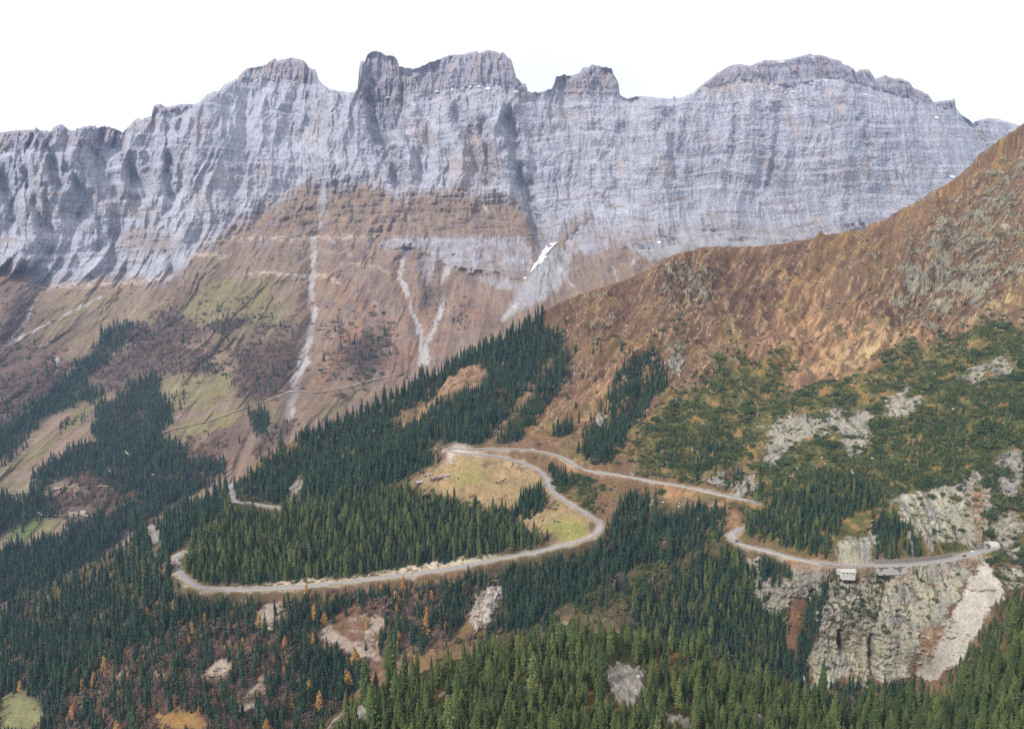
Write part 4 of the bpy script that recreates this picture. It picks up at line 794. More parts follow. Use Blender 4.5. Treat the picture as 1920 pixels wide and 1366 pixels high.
# slopes below the road
FB6 = G(5, [(-350,1300),(0,1146),(130,1080),(262,1010),(300,1035),(322,1065),(345,1098),(380,1112),(470,1118),(600,1112),(612,1180),(560,1190),(500,1190),(440,1170),(380,1155),(280,1200),(180,1260),(110,1330),(60,1420),(-350,1500)], [(600,1112),(680,1102),(760,1090),(700,1140),(660,1130),(620,1160)], [(860,1075),(930,1060),(905,1110),(890,1140),(840,1190),(800,1190)], [(560,1240),(640,1220),(680,1260),(660,1300),(580,1330)])
for l_ in ([(482,1168),(502,1132),(530,1130),(538,1165),(500,1185)],): poly(*l_, out=FB6, val=.1)
scatter(landB, FB6, 5.28, 800, 'spruce', 14.7, .28, .62, .98, .4, wpx=10, seed=15, other=[('larch', .012, 15), ('autumn_shrub', .05, 6)])
MIXZ = G(12, [(40,1400),(130,1290),(260,1195),(380,1150),(480,1185),(600,1185),(680,1250),(640,1330),(560,1400)], [(620,1120),(800,1080),(900,1060),(890,1110),(830,1200),(760,1230),(700,1220),(730,1150),(640,1130)])
sc2 = lambda gx, gy: .9 * sstep(.3, .6, look(scr2, gx, gy))
scatter(landB, MIXZ, 4.9, 730, 'spruce', 12.3, .34, .7, .9, .9, seed=16, gaps=sc2, other=[('autumn_shrub', .3, 4), ('larch', .035, 10)])
scatter(landB, MIXZ, 6.5, 730, 'autumn_shrub', 4, .35, .75, .6, .7, seed=17, gaps=sc2)
# between the roads and left of the cliff
FB7 = G(5, [(880,1075),(1000,1046),(1100,1020),(1135,995),(1165,950),(1190,925),(1225,932),(1215,965),(1260,985),(1300,965),(1345,950),(1365,965),(1350,1010),(1290,1050),(1200,1060),(1140,1100),(1080,1130),(1020,1170),(940,1190),(915,1200),(925,1140),(945,1090)])
scatter(landB, FB7, 4.96, 850, 'spruce', 13.9, .28, .65, .85, .6, seed=18, gaps=rockcut)
FB8 = G(5, [(1180,1130),(1260,1095),(1330,1050),(1385,1025),(1440,1055),(1475,1085),(1480,1120),(1475,1200),(1490,1270),(1440,1310),(1300,1300),(1200,1200)])
scatter(landB, FB8, 4.64, 770, 'spruce', 12.8, .28, .65, .9, .5, seed=19, gaps=rockcut, other=[('pine', .35, 15)])
scatter(landB, G(10, [(1040,1140),(1180,1070),(1260,1060),(1330,1050),(1260,1120),(1160,1170)]), 8, 800, 'dwarf_pine', 3, .3, .8, .6, .8, seed=20, other=[('spruce', .25, 12)])
scatter(landB, G(2, [(1548,1072),(1565,1068),(1568,1092),(1540,1140),(1525,1200),(1512,1280),(1490,1285),(1500,1210),(1520,1130)], [(1436,1045),(1475,1058),(1478,1085),(1440,1075)]), 4.40, 745, 'spruce', 13.9, .16, .6, 1.0, .2, wpx=3, seed=21)
FB9 = G(4, [(1385,1005),(1410,965),(1470,935),(1530,905),(1610,895),(1650,915),(1660,950),(1600,968),(1560,1000),(1545,1040),(1500,1030),(1440,1012)], [(1640,985),(1672,965),(1700,1000),(1740,1022),(1690,1046),(1645,1044)])
scatter(landB, FB9, 4.96, 840, 'spruce', 13.2, .2, .62, .95, .45, wpx=5, seed=22, other=[('pine', .3, 14)], gaps=lambda gx, gy: .7 * sstep(.35, .6, look(rockB, gx, gy)))
G2 = G(22, [(1180,870),(1220,790),(1290,715),(1380,668),(1470,662),(1500,690),(1450,715),(1432,770),(1400,850),(1320,888),(1260,895)], [(1450,770),(1470,735),(1560,718),(1650,712),(1662,648),(1740,640),(1800,620),(1925,592),(2200,520),(2200,1000),(1925,1060),(1860,1000),(1640,900),(1500,910),(1420,960),(1380,960),(1420,900)], [(1300,690),(1360,655),(1400,650),(1380,672)], [(1220,635),(1270,615),(1290,635),(1240,655)], [(1040,905),(1100,895),(1130,920),(1100,950),(1060,935)])
scatter(landB, G2, 3.2, 980, 'dwarf_pine', 2.3, .5, .7, .88, 1.7, seed=23, gaps=rockcut)
scatter(landB, G(14, [(1440,880),(1600,860),(1700,830),(1800,760),(1925,740),(2200,720),(2200,1000),(1925,1040),(1860,990),(1660,900),(1500,915),(1420,960)], [(1220,800),(1300,760),(1420,800),(1390,860),(1290,885),(1220,870)], [(1640,760),(1760,750),(1900,700),(1925,760),(1700,830)]), 6.08, 900, 'pine', 7.0, .35, .7, .85, 1.1, seed=24, gaps=rockcut)
scatter(landB, G(8, [(1230,840),(1330,830),(1390,870),(1340,890),(1240,880)], [(1380,880),(1440,890),(1420,940),(1370,930)], [(1480,740),(1510,730),(1500,790),(1480,780)], [(1350,900),(1370,890),(1372,915),(1352,918)]), 5.60, 980, 'spruce', 10.9, .25, .65, .5, .8, seed=25)
scatter(landB, G(5, [(1560,1080),(1640,1075),(1690,1078),(1690,1105),(1640,1130),(1600,1165),(1555,1150)], [(1650,1068),(1720,1065),(1700,1100),(1735,1085)], [(1590,1170),(1650,1130),(1650,1150),(1600,1185)], [(1700,930),(1740,925),(1740,950),(1705,950)], [(1740,1000),(1800,985),(1815,1020),(1745,1030)], [(1760,920),(1805,910),(1800,940),(1765,945)]), 5.5, 760, 'dwarf_pine', 2.8, .3, .8, .8, .9, soft=.2, seed=26, other=[('pine', .18, 8)])
scatter(landB, G(4, [(1505,1110),(1700,1075),(1820,1065),(1740,1240),(1540,1290)]), 13, 745, 'dwarf_pine', 1.8, .35, .8, .5, .8, soft=.2, seed=27)
scatter(landB, G(4, [(1855,1160),(1885,1115),(1930,1120),(2200,1080),(2200,1200),(1930,1250),(1800,1290),(1760,1290),(1790,1250),(1830,1200)]), 4.80, 710, 'pine', 10.9, .2, .65, .9, .4, seed=28)
scatter(landB, G(5, [(1480,1290),(1580,1285),(1720,1285),(1740,1330),(1480,1340)]), 4.40, 710, 'spruce', 11.6, .2, .7, .85, .3, seed=29)
scatter(landB, G(4, [(330,1048),(345,1050),(372,1090),(355,1085)], [(380,1112),(480,1116),(640,1106),(900,1064),(900,1072),(640,1116),(430,1126)], [(620,1130),(860,1085),(850,1180),(720,1220)]), 13, 800, 'larch', 11, .25, .8, .45, .8, seed=30, clr=.7)
scatter(landB, G(4, [(1480,1130),(1500,1120),(1500,1160),(1485,1170)], [(1575,1090),(1590,1088),(1590,1105),(1575,1105)]), 7, 750, 'larch', 8, .2, .8, .5, .3, seed=31)
scatter(landB, G(8, [(960,1175),(1080,1110),(1180,1070),(1250,1035),(1340,1015),(1380,1000),(1340,1050),(1260,1095),(1180,1140),(1100,1165),(1000,1200)], [(1130,1000),(1230,960),(1330,985),(1360,1010),(1250,1040),(1140,1050)], [(880,1180),(960,1180),(900,1200),(800,1220)]), 5, 820, 'dwarf_pine', 2.6, .5, .7, .7, 1.1, seed=34, other=[('spruce', .3, 11), ('autumn_shrub', .15, 3.5)])
scatter(landB, G(10, [(1100,600),(1300,480),(1500,470),(1640,440),(1700,560),(1500,660),(1300,700),(1150,720)]), 15, 1300, 'dwarf_pine', 2.2, .4, .8, .25, 2.2, seed=35)
scatter(landB, G(6, [(1845,1045),(1862,1000),(1925,990),(2100,960),(2100,1120),(1925,1120),(1895,1100),(1868,1075)]), 4, 790, 'dwarf_pine', 2.4, .5, .7, .6, 1.0, seed=36, other=[('pine', .2, 8)])
# upper heath: scattered bushes along the scrub edge
scatter(landB, G(12, [(1660,690),(1680,560),(1800,560),(1800,620)], [(1300,640),(1480,560),(1500,640),(1400,680)], [(1040,560),(1090,560),(1080,600),(1040,600)], [(1100,640),(1260,600),(1240,650),(1120,680)]), 14, 1230, 'dwarf_pine', 2.4, .3, .8, .3, 1.4, seed=32)
# the knoll
rcm = blur(KN, 3)
KZ = G(2, [(-350,1960),(300,1580),(450,1478),(560,1412),(600,1388),(650,1328),(700,1292),(760,1273),(880,1233),(960,1205),(1050,1190),(1150,1190),(1250,1214),(1340,1240),(1430,1280),(1500,1316),(1600,1330),(1700,1318),(1780,1310),(1812,1288),(1852,1242),(1902,1182),(1925,1162),(2200,1030),(2200,1560),(1000,1560),(-350,2000)])
scatter(landC, KZ, 4.82, 430, 'pine', 13.6, .3, .62, .93, .7, wpx=2, seed=40, gaps=lambda gx, gy: .88 * sstep(.25, .5, look(rcm, gx, gy + 8)))
scatter(landC, KZ, 4.82, 430, 'pine', 5.9, .35, .7, .4, .6, wpx=2, seed=41, gaps=lambda gx, gy: .75 * sstep(.25, .5, look(rcm, gx, gy)))
scatter(landC, KZ, 4.5, 430, 'dwarf_pine', 1.3, .35, .7, .45, .6, wpx=2, seed=42)

# ---- planting: the largest of each kind one by one, the rest of that kind as one mass
LMK = [(360,1075,'by the left hairpin of the road'),(520,1120,'under the road at left'),(800,1085,'under the lower road'),(1110,1010,'by the right bend of the lower road'),(900,915,'around the tan meadow'),(640,1200,'beside the left scree patch'),(915,1140,'beside the grey scree strip'),(1165,1290,'round the big pale outcrop'),(1380,1120,'on the slope left of the pale cliff'),(1520,1170,'along the left edge of the pale cliff'),(1660,1180,'on the face of the pale cliff'),(1850,1150,'beside the white scree chute'),(1500,800,'among the upper pale slabs'),(1700,860,'above the gorge road'),(850,845,'by the gravel lay-by'),(1050,1230,'on the crest of the knoll'),(880,1260,'on the left shoulder of the knoll'),(700,1320,'at the left end of the knoll'),(1330,1330,'on the knoll right of the pale outcrop'),(1000,1345,'below the big pale outcrop'),(820,1345,'at the bottom edge left of centre'),(1480,1350,'on the knoll left of cliff'),(1660,1345,'on the knoll under the cliff foot'),(1800,1340,'on the knoll under the scree chute'),(1890,1270,'in the lower right corner'),(300,1230,'on the russet slope at lower left'),(480,1280,'near the thin scree strip'),(120,1260,'in the dark wood at far left'),(1200,1050,'on the spur between the two roads'),(1450,980,'above the gorge road bend'),(160,900,'on the far valley slope'),(1300,850,'above the upper road'),(1250,620,'on the brown heath slope'),(1560,1075,'near the white flat-roofed building')]
ORD = ['leftmost','second','third','fourth','fifth','sixth','seventh','eighth','ninth','tenth','eleventh','twelfth','thirteenth','fourteenth','fifteenth','sixteenth','seventeenth','eighteenth','nineteenth','twentieth']
ROWS = ['front row','second row','third row','fourth row','fifth row','sixth row','seventh row','eighth row','ninth row','tenth row','eleventh row','twelfth row','back row']
crestC_px = lambda x: np.interp(x, [p[0] for p in C_crest], [p[1] for p in C_crest])
crestB_px = lambda x: np.interp(x, [p[0] for p in B_crest], [p[1] for p in B_crest])
def plant(name, objname, look_, cat, group, limit=300):
    pts_ = np.array(KINDS[name]['pts']); prot = KINDS[name]['prot']
    ax, ay = project(pts_[:, 0], pts_[:, 1], pts_[:, 2]); tx, ty = project(pts_[:, 0], pts_[:, 1], pts_[:, 2] + pts_[:, 3])
    size = pts_[:, 3] / pts_[:, 1]
    hidC = (pts_[:, 1] > 520) & (ty > crestC_px(ax) - 14) & (ax > 560)
    hidB = (pts_[:, 1] > 1100) & (ty > crestB_px(ax) + 4) & (pts_[:, 1] > fB(ax, crestB_px(ax)) + 60)
    keep_ = ~(hidC & (ay > crestC_px(ax) + 60)) & ~(hidB & (ay > crestB_px(ax) + 60))
    vis = (ax > 4) & (ax < 1916) & (ay < 1362) & (ay > 0) & ~hidC & ~hidB & keep_
    order = np.argsort(-np.where(vis, size, -1)); sel = [i for i in order[:limit] if vis[i]]
    zone = {}
    for i in sel:
        k = min(LMK, key=lambda l: (l[0] - ax[i]) ** 2 + (1.3 * (l[1] - (ay[i] + ty[i]) / 2)) ** 2); zone.setdefault(k[2], []).append(i)
    for ph, ids in zone.items():
        ids.sort(key=lambda i: pts_[i, 1])
        nb = (len(ids) + 15) // 16; per = -(-len(ids) // nb)
        for bi in range(nb):
            row = sorted(ids[bi * per:(bi + 1) * per], key=lambda i: ax[i])
            for n_, i in enumerate(row):
                p_ = pts_[i]; cr, tr, _ = prot[int(p_[5])]
                wd = p_[3] * (.82 + .42 * ((p_[4] * 7.13) % 1)); root = empty(objname, p_[:3], p_[4], (wd, wd, p_[3]))
                rw = f" {ROWS[min(bi, 12)]}" if nb > 1 else ''
                lb = f"{ORD[n_]} {look_} from the left{rw} {ph}" if n_ else f"leftmost {look_}{rw} {ph}"
                if len(ids) == 1: lb = f"single {look_} {ph}"
                tag(root, lb, cat, group); link('crown', cr, root)
                if tr: link('trunk', tr, root)
    selset = np.zeros(len(pts_), bool); selset[sel] = True
    rest = pts_[keep_ & ~selset]
    print('PLANT', name, len(sel), len(rest))
    return rest, prot
def mass(objname, parts):
    """one object for the uncounted rest: points that carry whole plants"""
    rest = np.vstack([np.c_[r_, np.zeros(len(r_)) + off] for (r_, p_), off in parts]); 
    me = bpy.data.meshes.new(objname); n = len(rest); me.vertices.add(n); me.vertices.foreach_set('co', rest[:, :3].astype(f32).ravel())
    a = me.attributes.new('scl', 'FLOAT_VECTOR', 'POINT'); wd = rest[:, 3] * (.82 + .42 * ((rest[:, 4] * 7.13) % 1)); a.data.foreach_set('vector', np.stack([wd, wd, rest[:, 3]], 1).astype(f32).ravel())
    a = me.attributes.new('rot', 'FLOAT_VECTOR', 'POINT'); rv = np.zeros((n, 3), f32); rv[:, 2] = rest[:, 4]; rv[:, :2] = RS.randn(n, 2) * .03; a.data.foreach_set('vector', rv.ravel())
    a = me.attributes.new('pick', 'INT', 'POINT'); a.data.foreach_set('value', (rest[:, 5] + rest[:, 6]).astype(np.int32))
    o = link(objname, me)
    ng = bpy.data.node_groups.new(objname, 'GeometryNodeTree')
    ng.interface.new_socket('Geometry', in_out='INPUT', socket_type='NodeSocketGeometry'); ng.interface.new_socket('Geometry', in_out='OUTPUT', socket_type='NodeSocketGeometry')
    gi = ng.nodes.new('NodeGroupInput'); go = ng.nodes.new('NodeGroupOutput'); jn = ng.nodes.new('GeometryNodeJoinGeometry')
    def attr(nm, ty):
        x = ng.nodes.new('GeometryNodeInputNamedAttribute'); x.data_type = ty; x.inputs['Name'].default_value = nm; return x.outputs['Attribute']
    sa, ra, pa = attr('scl', 'FLOAT_VECTOR'), attr('rot', 'FLOAT_VECTOR'), attr('pick', 'INT')
    cid = 0
    for (r_, prot), off in parts:
        for v, (cr, tr, whole) in enumerate(prot):
            po = bpy.data.objects.new(objname + '_pattern', whole)
            oi = ng.nodes.new('GeometryNodeObjectInfo'); oi.inputs['Object'].default_value = po; oi.inputs['As Instance'].default_value = True
            cmp = ng.nodes.new('FunctionNodeCompare'); cmp.data_type = 'INT'; cmp.operation = 'EQUAL'
            ng.links.new(pa, cmp.inputs[2]); cmp.inputs[3].default_value = off + v
            ip = ng.nodes.new('GeometryNodeInstanceOnPoints')
            ng.links.new(gi.outputs[0], ip.inputs['Points']); ng.links.new(cmp.outputs[0], ip.inputs['Selection']); ng.links.new(oi.outputs['Geometry'], ip.inputs['Instance'])
            ng.links.new(ra, ip.inputs['Rotation']); ng.links.new(sa, ip.inputs['Scale']); ng.links.new(ip.outputs[0], jn.inputs[0])
    ng.links.new(jn.outputs[0], go.inputs[0])
    md = o.modifiers.new('growth', 'NODES'); md.node_group = ng
    return tag(o, kind='stuff')
R_ = {}
R_['spruce'] = plant('spruce', 'spruce_tree', 'dark spruce', 'spruce', 'dark spruces nearest the viewer')
R_['pine'] = plant('pine', 'pine_tree', 'olive pine', 'pine', 'olive pines on the near knoll')
R_['larch'] = plant('larch', 'larch_tree', 'golden larch', 'larch', 'golden larches on the slope')
R_['autumn_shrub'] = plant('autumn_shrub', 'autumn_shrub', 'russet shrub', 'shrub', 'russet autumn shrubs')
R_['dwarf_pine'] = plant('dwarf_pine', 'dwarf_pine', 'low green bush', 'bush', 'low green dwarf pine bushes')
mass('spruce_forest', [(R_['spruce'], 0)]); mass('pine_forest', [(R_['pine'], 0)])
mass('dwarf_pine_scrub', [(R_['dwarf_pine'], 0)]); mass('autumn_shrubbery', [(R_['autumn_shrub'], 0)])
if len(R_['larch'][0]): mass('larch_wood', [(R_['larch'], 0)])
# ================================================================== things along the road
def box(mb, x0, x1, y0, y1, z0, z1, mi=0, top=None):
    """box, or a box whose top is inset by (dx, dy)"""
    dx, dy = top or (0, 0)
    v = [(x0, y0, z0), (x1, y0, z0), (x1, y1, z0), (x0, y1, z0), (x0 + dx, y0 + dy, z1), (x1 - dx, y0 + dy, z1), (x1 - dx, y1 - dy, z1), (x0 + dx, y1 - dy, z1)]
    mb.add(v, [(3, 2, 1, 0), (4, 5, 6, 7), (0, 1, 5, 4), (1, 2, 6, 5), (2, 3, 7, 6), (3, 0, 4, 7)], mi)
def part(name, mat, root, fn, smooth=False, lab=None):
    mb = MB(); fn(mb); o = link(name, mb.build(name, [mat], smooth), root)
    if lab: o['label'] = lab
    return o
M_tyre = simple('tyre_rubber', (.02, .02, .02), .9); M_glass = simple('dark_glass', (.03, .035, .04), .15, .1, 1, .5)
def on_road(key, px, off=1.6):
    R = ROADS[key]; a, _ = project(R[:, 0], R[:, 1], R[:, 2]); i = int(np.argmin(np.abs(a - px))); i = min(max(i, 1), len(R) - 2)
    t = R[i + 1] - R[i - 1]; ang = math.atan2(t[1], t[0]); n = np.array([-math.sin(ang), math.cos(ang), 0])
    return R[i] + n * off + np.array([0, 0, .02]), ang
def car(key, px, off, paint, label, flip=False, van=False):
    p, a = on_road(key, px, off); root = tag(empty('parked_car' if van else 'car', p, a + (math.pi if flip else 0)), label, 'van' if van else 'car', 'cars on the gorge road')
    L, Hh = (5.4, 2.3) if van else (4.4, 1.45)
    part('body', paint, root, lambda m: (box(m, -L / 2, L / 2, -.9, .9, .3, .85, 0, (.08, .04)), box(m, -L / 2 + .25, L / 2 - (.5 if van else 1.3), -.82, .82, .85, Hh, 0, (.35, .12))))
    part('window', M_glass, root, lambda m: (box(m, -L / 2 + .6, L / 2 - (.8 if van else 1.7), -.845, .845, .95, Hh - .15, 0, (.3, .11))))
    part('windscreen', M_glass, root, lambda m: box(m, L / 2 - (.66 if van else 1.48), L / 2 - (.49 if van else 1.29), -.72, .72, .88, Hh - .12, 0, (.02, .05)))
    for sx in (-1, 1):
        for sy in (-1, 1):
            def wheel(m):
                n = 12; v = [(sx * L * .31 + .33 * math.cos(6.283 * i / n), sy * .8 + w_, .33 + .33 * math.sin(6.283 * i / n)) for w_ in (-.11, .11) for i in range(n)]
                m.add(v, [(i, (i + 1) % n, n + (i + 1) % n, n + i) for i in range(n)] + [tuple(range(n)), tuple(range(2 * n - 1, n - 1, -1))])
            part('wheel', M_tyre, root, wheel)
    return root
P_white = simple('white_car_paint', (.8, .8, .8), .3, .03, 1, .5); P_black = simple('black_car_paint', (.02, .02, .025), .25, .05, 1, .5); P_grey = simple('silver_car_paint', (.42, .44, .47), .3, .05, 1, .5); P_green = simple('green_car_paint', (.10, .22, .18), .3, .05, 1, .5)
car('gorge', 1827, 1.6, P_white, 'white car driving towards the tunnel portal on the gorge road')
car('gorge', 1805, -1.6, P_black, 'black car on the gorge road just left of the white car', True)
car('gorge', 1556, 1.7, P_grey, 'silver grey car on the road beside the white flat-roofed building')
car('gorge', 1380, 1.6, P_black, 'dark car in the tight bend at the left end of the gorge road')
car('pass_upper', 1416, 1.6, P_green, 'dark green car at the right end of the upper road')
car('pass_upper', 1000, 1.6, P_white, 'white van on the upper road above the tan meadow', False, True)

M_masonry = simple('grey_masonry', S(150, 142, 132), .95, .3, .8); M_conc = simple('pale_concrete', S(206, 202, 194), .9, .12, .6); M_white = simple('white_render', S(222, 220, 214), .8, .05, .4)
def wall_along(key, pxa, pxb, off, h, thick, z0, label, mat, name='roadside_wall'):
    R = ROADS[key]; a, _ = project(R[:, 0], R[:, 1], R[:, 2]); idx = np.nonzero((a > pxa) & (a < pxb))[0]; br = np.nonzero(np.diff(idx) > 1)[0]; idx = idx[br[-1] + 1:] if len(br) else idx
    Q = R[idx]; T = np.gradient(Q, axis=0); T[:, 2] = 0; T /= np.linalg.norm(T, axis=1)[:, None]; N = np.stack([-T[:, 1], T[:, 0], 0 * T[:, 0]], 1)
    if N[:, 1].mean() < 0: N = -N
    mb = MB(); n = len(Q); rr = random.Random(4)
    for i in range(n - 1):
        v = []
        for k in (i, i + 1):
            hh = h * (1 + .06 * math.sin(k * 1.7) + .05 * math.sin(k * .43))
            for o_, z_ in ((off - thick / 2, z0), (off + thick / 2, z0), (off + thick / 2, hh), (off - thick / 2, hh)):
                v.append(Q[k] + N[k] * o_ + np.array([0, 0, z_]))
        f = [(0, 1, 5, 4), (1, 2, 6, 5), (2, 3, 7, 6), (3, 0, 4, 7)]
        if i == 0: f.append((3, 2, 1, 0))
        if i == n - 2: f.append((4, 5, 6, 7))
        mb.add(v, f)
    o = link(name, mb.build(name, [mat])); tag(o, label, 'wall'); return o
wall_along('gorge', 1640, 1792, 4.3, 4.2, .8, -1, 'grey masonry retaining wall on the uphill side of the gorge road', M_masonry, 'retaining_wall')
wall_along('gorge', 1632, 1846, -4.0, .75, .5, -10, 'low pale parapet wall on the drop side of the gorge road', M_conc, 'parapet_wall')
wall_along('gorge', 1384, 1538, -4.0, .7, .4, -2, 'low parapet wall along the curved left end of the gorge road', M_conc, 'parapet_wall')
wall_along('pass_lower', 640, 1080, -4.0, .6, .4, -2, 'low stone kerb wall along the middle of the lower road', M_conc, 'parapet_wall')
wall_along('pass_lower', 420, 620, -4.0, .6, .4, -2, 'low stone kerb wall beside the left hairpin of the lower road', M_conc, 'parapet_wall')
wall_along('pass_upper', 1090, 1400, -4.0, .55, .4, -2, 'low stone kerb wall along the upper road', M_conc, 'parapet_wall')

# tunnel portal at the end of the gorge road
R = ROADS['gorge']; e = R[-1]; t = R[-1] - R[-6]; ang = math.atan2(t[1], t[0])
tp = tag(empty('tunnel_portal', e, ang), 'pale concrete tunnel portal with dark opening at the end of gorge road', 'tunnel portal')
def arch(m):
    n = 14; x0, x1 = -1.5, 9
    inn = [(-4.4, -.5)] + [(-4.4 * math.cos(math.pi * i / n), 3 + 3.2 * math.sin(math.pi * i / n)) for i in range(n + 1)] + [(4.4, -.5)]
    out_ = [(-6.6, -.5)] + [(-6.6 * math.cos(math.pi * i / n) , 4.2 + 4.4 * math.sin(math.pi * i / n)) for i in range(n + 1)] + [(6.6, -.5)]
    k = len(inn); v = [(x0, y, z) for y, z in inn] + [(x0, y, z) for y, z in out_] + [(x1, y, z) for y, z in inn] + [(x1, y, z) for y, z in out_]
    f = []
    for i in range(k - 1):
        f += [(i, i + 1, k + i + 1, k + i), (2 * k + i, 3 * k + i, 3 * k + i + 1, 2 * k + i + 1), (i, 2 * k + i, 2 * k + i + 1, i + 1), (k + i, k + i + 1, 3 * k + i + 1, 3 * k + i)]
    m.add(v, f)
part('arch', M_conc, tp, arch)
part('tunnel_shade_block', simple('tunnel_shade', (.015, .015, .017), 1), tp, lambda m: box(m, 6, 8.6, -4.5, 4.5, -.4, 6.3))  # solid near-black block stands in for the shade inside the tunnel
part('wing_wall', M_masonry, tp, lambda m: box(m, -10, -1.6, 4.9, 6.0, -1, 5.5))
part('wing_wall', M_conc, tp, lambda m: box(m, -8, -1.6, -6.0, -5.2, -3, 1.6))

# white flat-roofed building under the gorge road
p, a = on_road('gorge', 1580, 0); bpos = p + np.array([1.0, -13, -4.2])
wb = tag(empty('roadside_building', bpos, -.06), 'white flat-roofed building on the brink of the pale cliff below the road', 'building')
part('wall', M_white, wb, lambda m: box(m, -7, 7, -3, 3, -6, 2.5))
part('roof', M_conc, wb, lambda m: box(m, -7.5, 7.5, -3.5, 3.5, 2.5, 2.85))
for x in (-5.5, -1.5, 2.5):
    part('window', M_glass, wb, lambda m: box(m, x - .8, x + .8, -3.06, -2.9, 1.0, 1.9))
part('door', simple('brown_door', (.12, .07, .04), .7), wb, lambda m: box(m, 4.6, 5.6, -3.06, -2.9, -.2, 1.9))
part('terrace', M_conc, wb, lambda m: box(m, -9.5, 10.5, 3.05, 9.5, -3, 2.2))

# huts on the tan meadow and farm buildings on the far slope
M_wood = simple('weathered_wood', S(128, 104, 88), .9, .25, 2); M_shing = simple('grey_shingle', S(170, 164, 160), .85, .2, 2); M_pink = simple('red_tiles', S(166, 142, 130), .9, .2, 2); M_ston = simple('fieldstone', S(190, 180, 164), .95, .25, 1.5)
def hut(land, px, py, L, W, H, rz, wm, rm, label, grp, name='alpine_hut'):
    p = land.at(np.array([px]), np.array([py]))[0] + np.array([0, 0, .2]); r = tag(empty(name, p, rz), label, 'hut' if name == 'alpine_hut' else 'farm building', grp)
    g = H * 1.0 + W * .32
    def walls(m):
        box(m, -L / 2, L / 2, -W / 2, W / 2, -3, H)
        m.add([(-L / 2, -W / 2, H), (-L / 2, W / 2, H), (-L / 2, 0, g), (L / 2, -W / 2, H), (L / 2, W / 2, H), (L / 2, 0, g)], [(0, 2, 1), (3, 4, 5)])
    part('wall', wm, r, walls)
    def roof(m):
        for s_ in (-1, 1):
            v = [(x, s_ * y, z) for x in (-L / 2 - .5, L / 2 + .5) for (y, z) in ((W / 2 + .6, H - .2), (0, g + .08), (0, g + .3), (W / 2 + .6, H + .05))]
            m.add(v, [(0, 1, 2, 3), (7, 6, 5, 4), (0, 4, 5, 1), (3, 2, 6, 7), (0, 3, 7, 4), (1, 5, 6, 2)])
    part('roof', rm, r, roof)
    part('door', simple('hut_door', (.06, .04, .03), .8), r, lambda m: box(m, -.6, .6, -W / 2 - .06, -W / 2 + .1, -.2, 2))
    part('window', M_glass, r, lambda m: box(m, L / 4, L / 4 + .9, -W / 2 - .05, -W / 2 + .1, 1.1, 1.9))
for a_ in [(786,913,10,6.5,2.6,.5,M_wood,M_shing,'largest hut with a grey roof on the left of the tan meadow'),(805,897,8,5,2.4,.2,M_ston,M_pink,'small pale hut with pinkish roof behind the other meadow huts'),(812,907,7,5,2.6,1.2,M_wood,M_shing,'dark wooden hut between the grey roof and the pink roof'),(824,903,9,6,2.6,.4,M_wood,M_pink,'reddish-roofed hut in the middle of the meadow edge'),(838,900,5,4,2.2,.1,M_ston,M_shing,'smallest stone hut farthest right of the meadow huts'),(819,838,6,4,2.3,.3,M_ston,M_wood,'lone tan shed at the wood edge left of the lay-by')]:
    hut(landB, *a_, 'huts on the tan meadow' if a_[1] > 850 else None)
for a_ in [(138,959,16,9,4,.2,M_ston,M_pink,'long farm building with reddish roof beside the valley track'),(157,955,12,8,4,-.3,M_ston,M_shing,'grey-roofed farm building right of the reddish farm roof'),(108,918,10,7,4,.2,M_wood,M_shing,'small grey farm building near the zigzag track'),(82,1000,12,9,4.5,.6,M_ston,M_pink,'pale farmhouse beside the bright green field at far left')]:
    hut(landA, *a_, 'farm buildings on the far valley slope', 'farm_building')

# snow left on the ledges
M_snow = simple('old_snow', (.70, .72, .76), .8, .08, .05)
def snow(pts_, label, grp='old snow patches', lift_=6):
    pts_ = np.array(pts_, float); c_ = pts_.mean(0); rings = [pts_, c_ + (pts_ - c_) * .55, c_[None]]
    V = []
    for i, r_ in enumerate(rings):
        W = landA.at(r_[:, 0], r_[:, 1]); k = (lift_ * (.6 + .5 * i)) / W[:, 1:2]; V += list(W * (1 - k))
    n = len(pts_); f = [(i, (i + 1) % n, n + (i + 1) % n, n + i) for i in range(n)] + [(n + i, n + (i + 1) % n, 2 * n) for i in range(n)]
    back = [np.array(v) * (1 + 2 * lift_ / v[1]) for v in V[:n]]; m = len(V); V += back
    f += [(i, m + i, m + (i + 1) % n, (i + 1) % n) for i in range(n)]
    o = link('snow_patch', mesh('snow_patch', V, f, [M_snow])); tag(o, label, 'snow patch', grp)
snow([(992,513),(997,504),(999,500),(1002,493),(1008,489),(1011,480),(1015,477),(1016,470),(1022,464),(1025,458),(1033,455),(1039,455),(1044,452),(1046,454),(1040,459),(1039,464),(1033,467),(1032,473),(1027,476),(1027,483),(1021,485),(1018,492),(1012,496),(1009,499),(1004,500),(1001,506),(996,511)], 'long tongue of snow in the gully at the foot of the wall', None, 8)
def blob(px, py, w_, h_, sd):
    r = random.Random(sd); n = 11
    return [(px + w_ * r.uniform(.6, 1.15) * math.cos(6.283 * i / n), py + h_ * r.uniform(.6, 1.15) * math.sin(6.283 * i / n)) for i in range(n)]
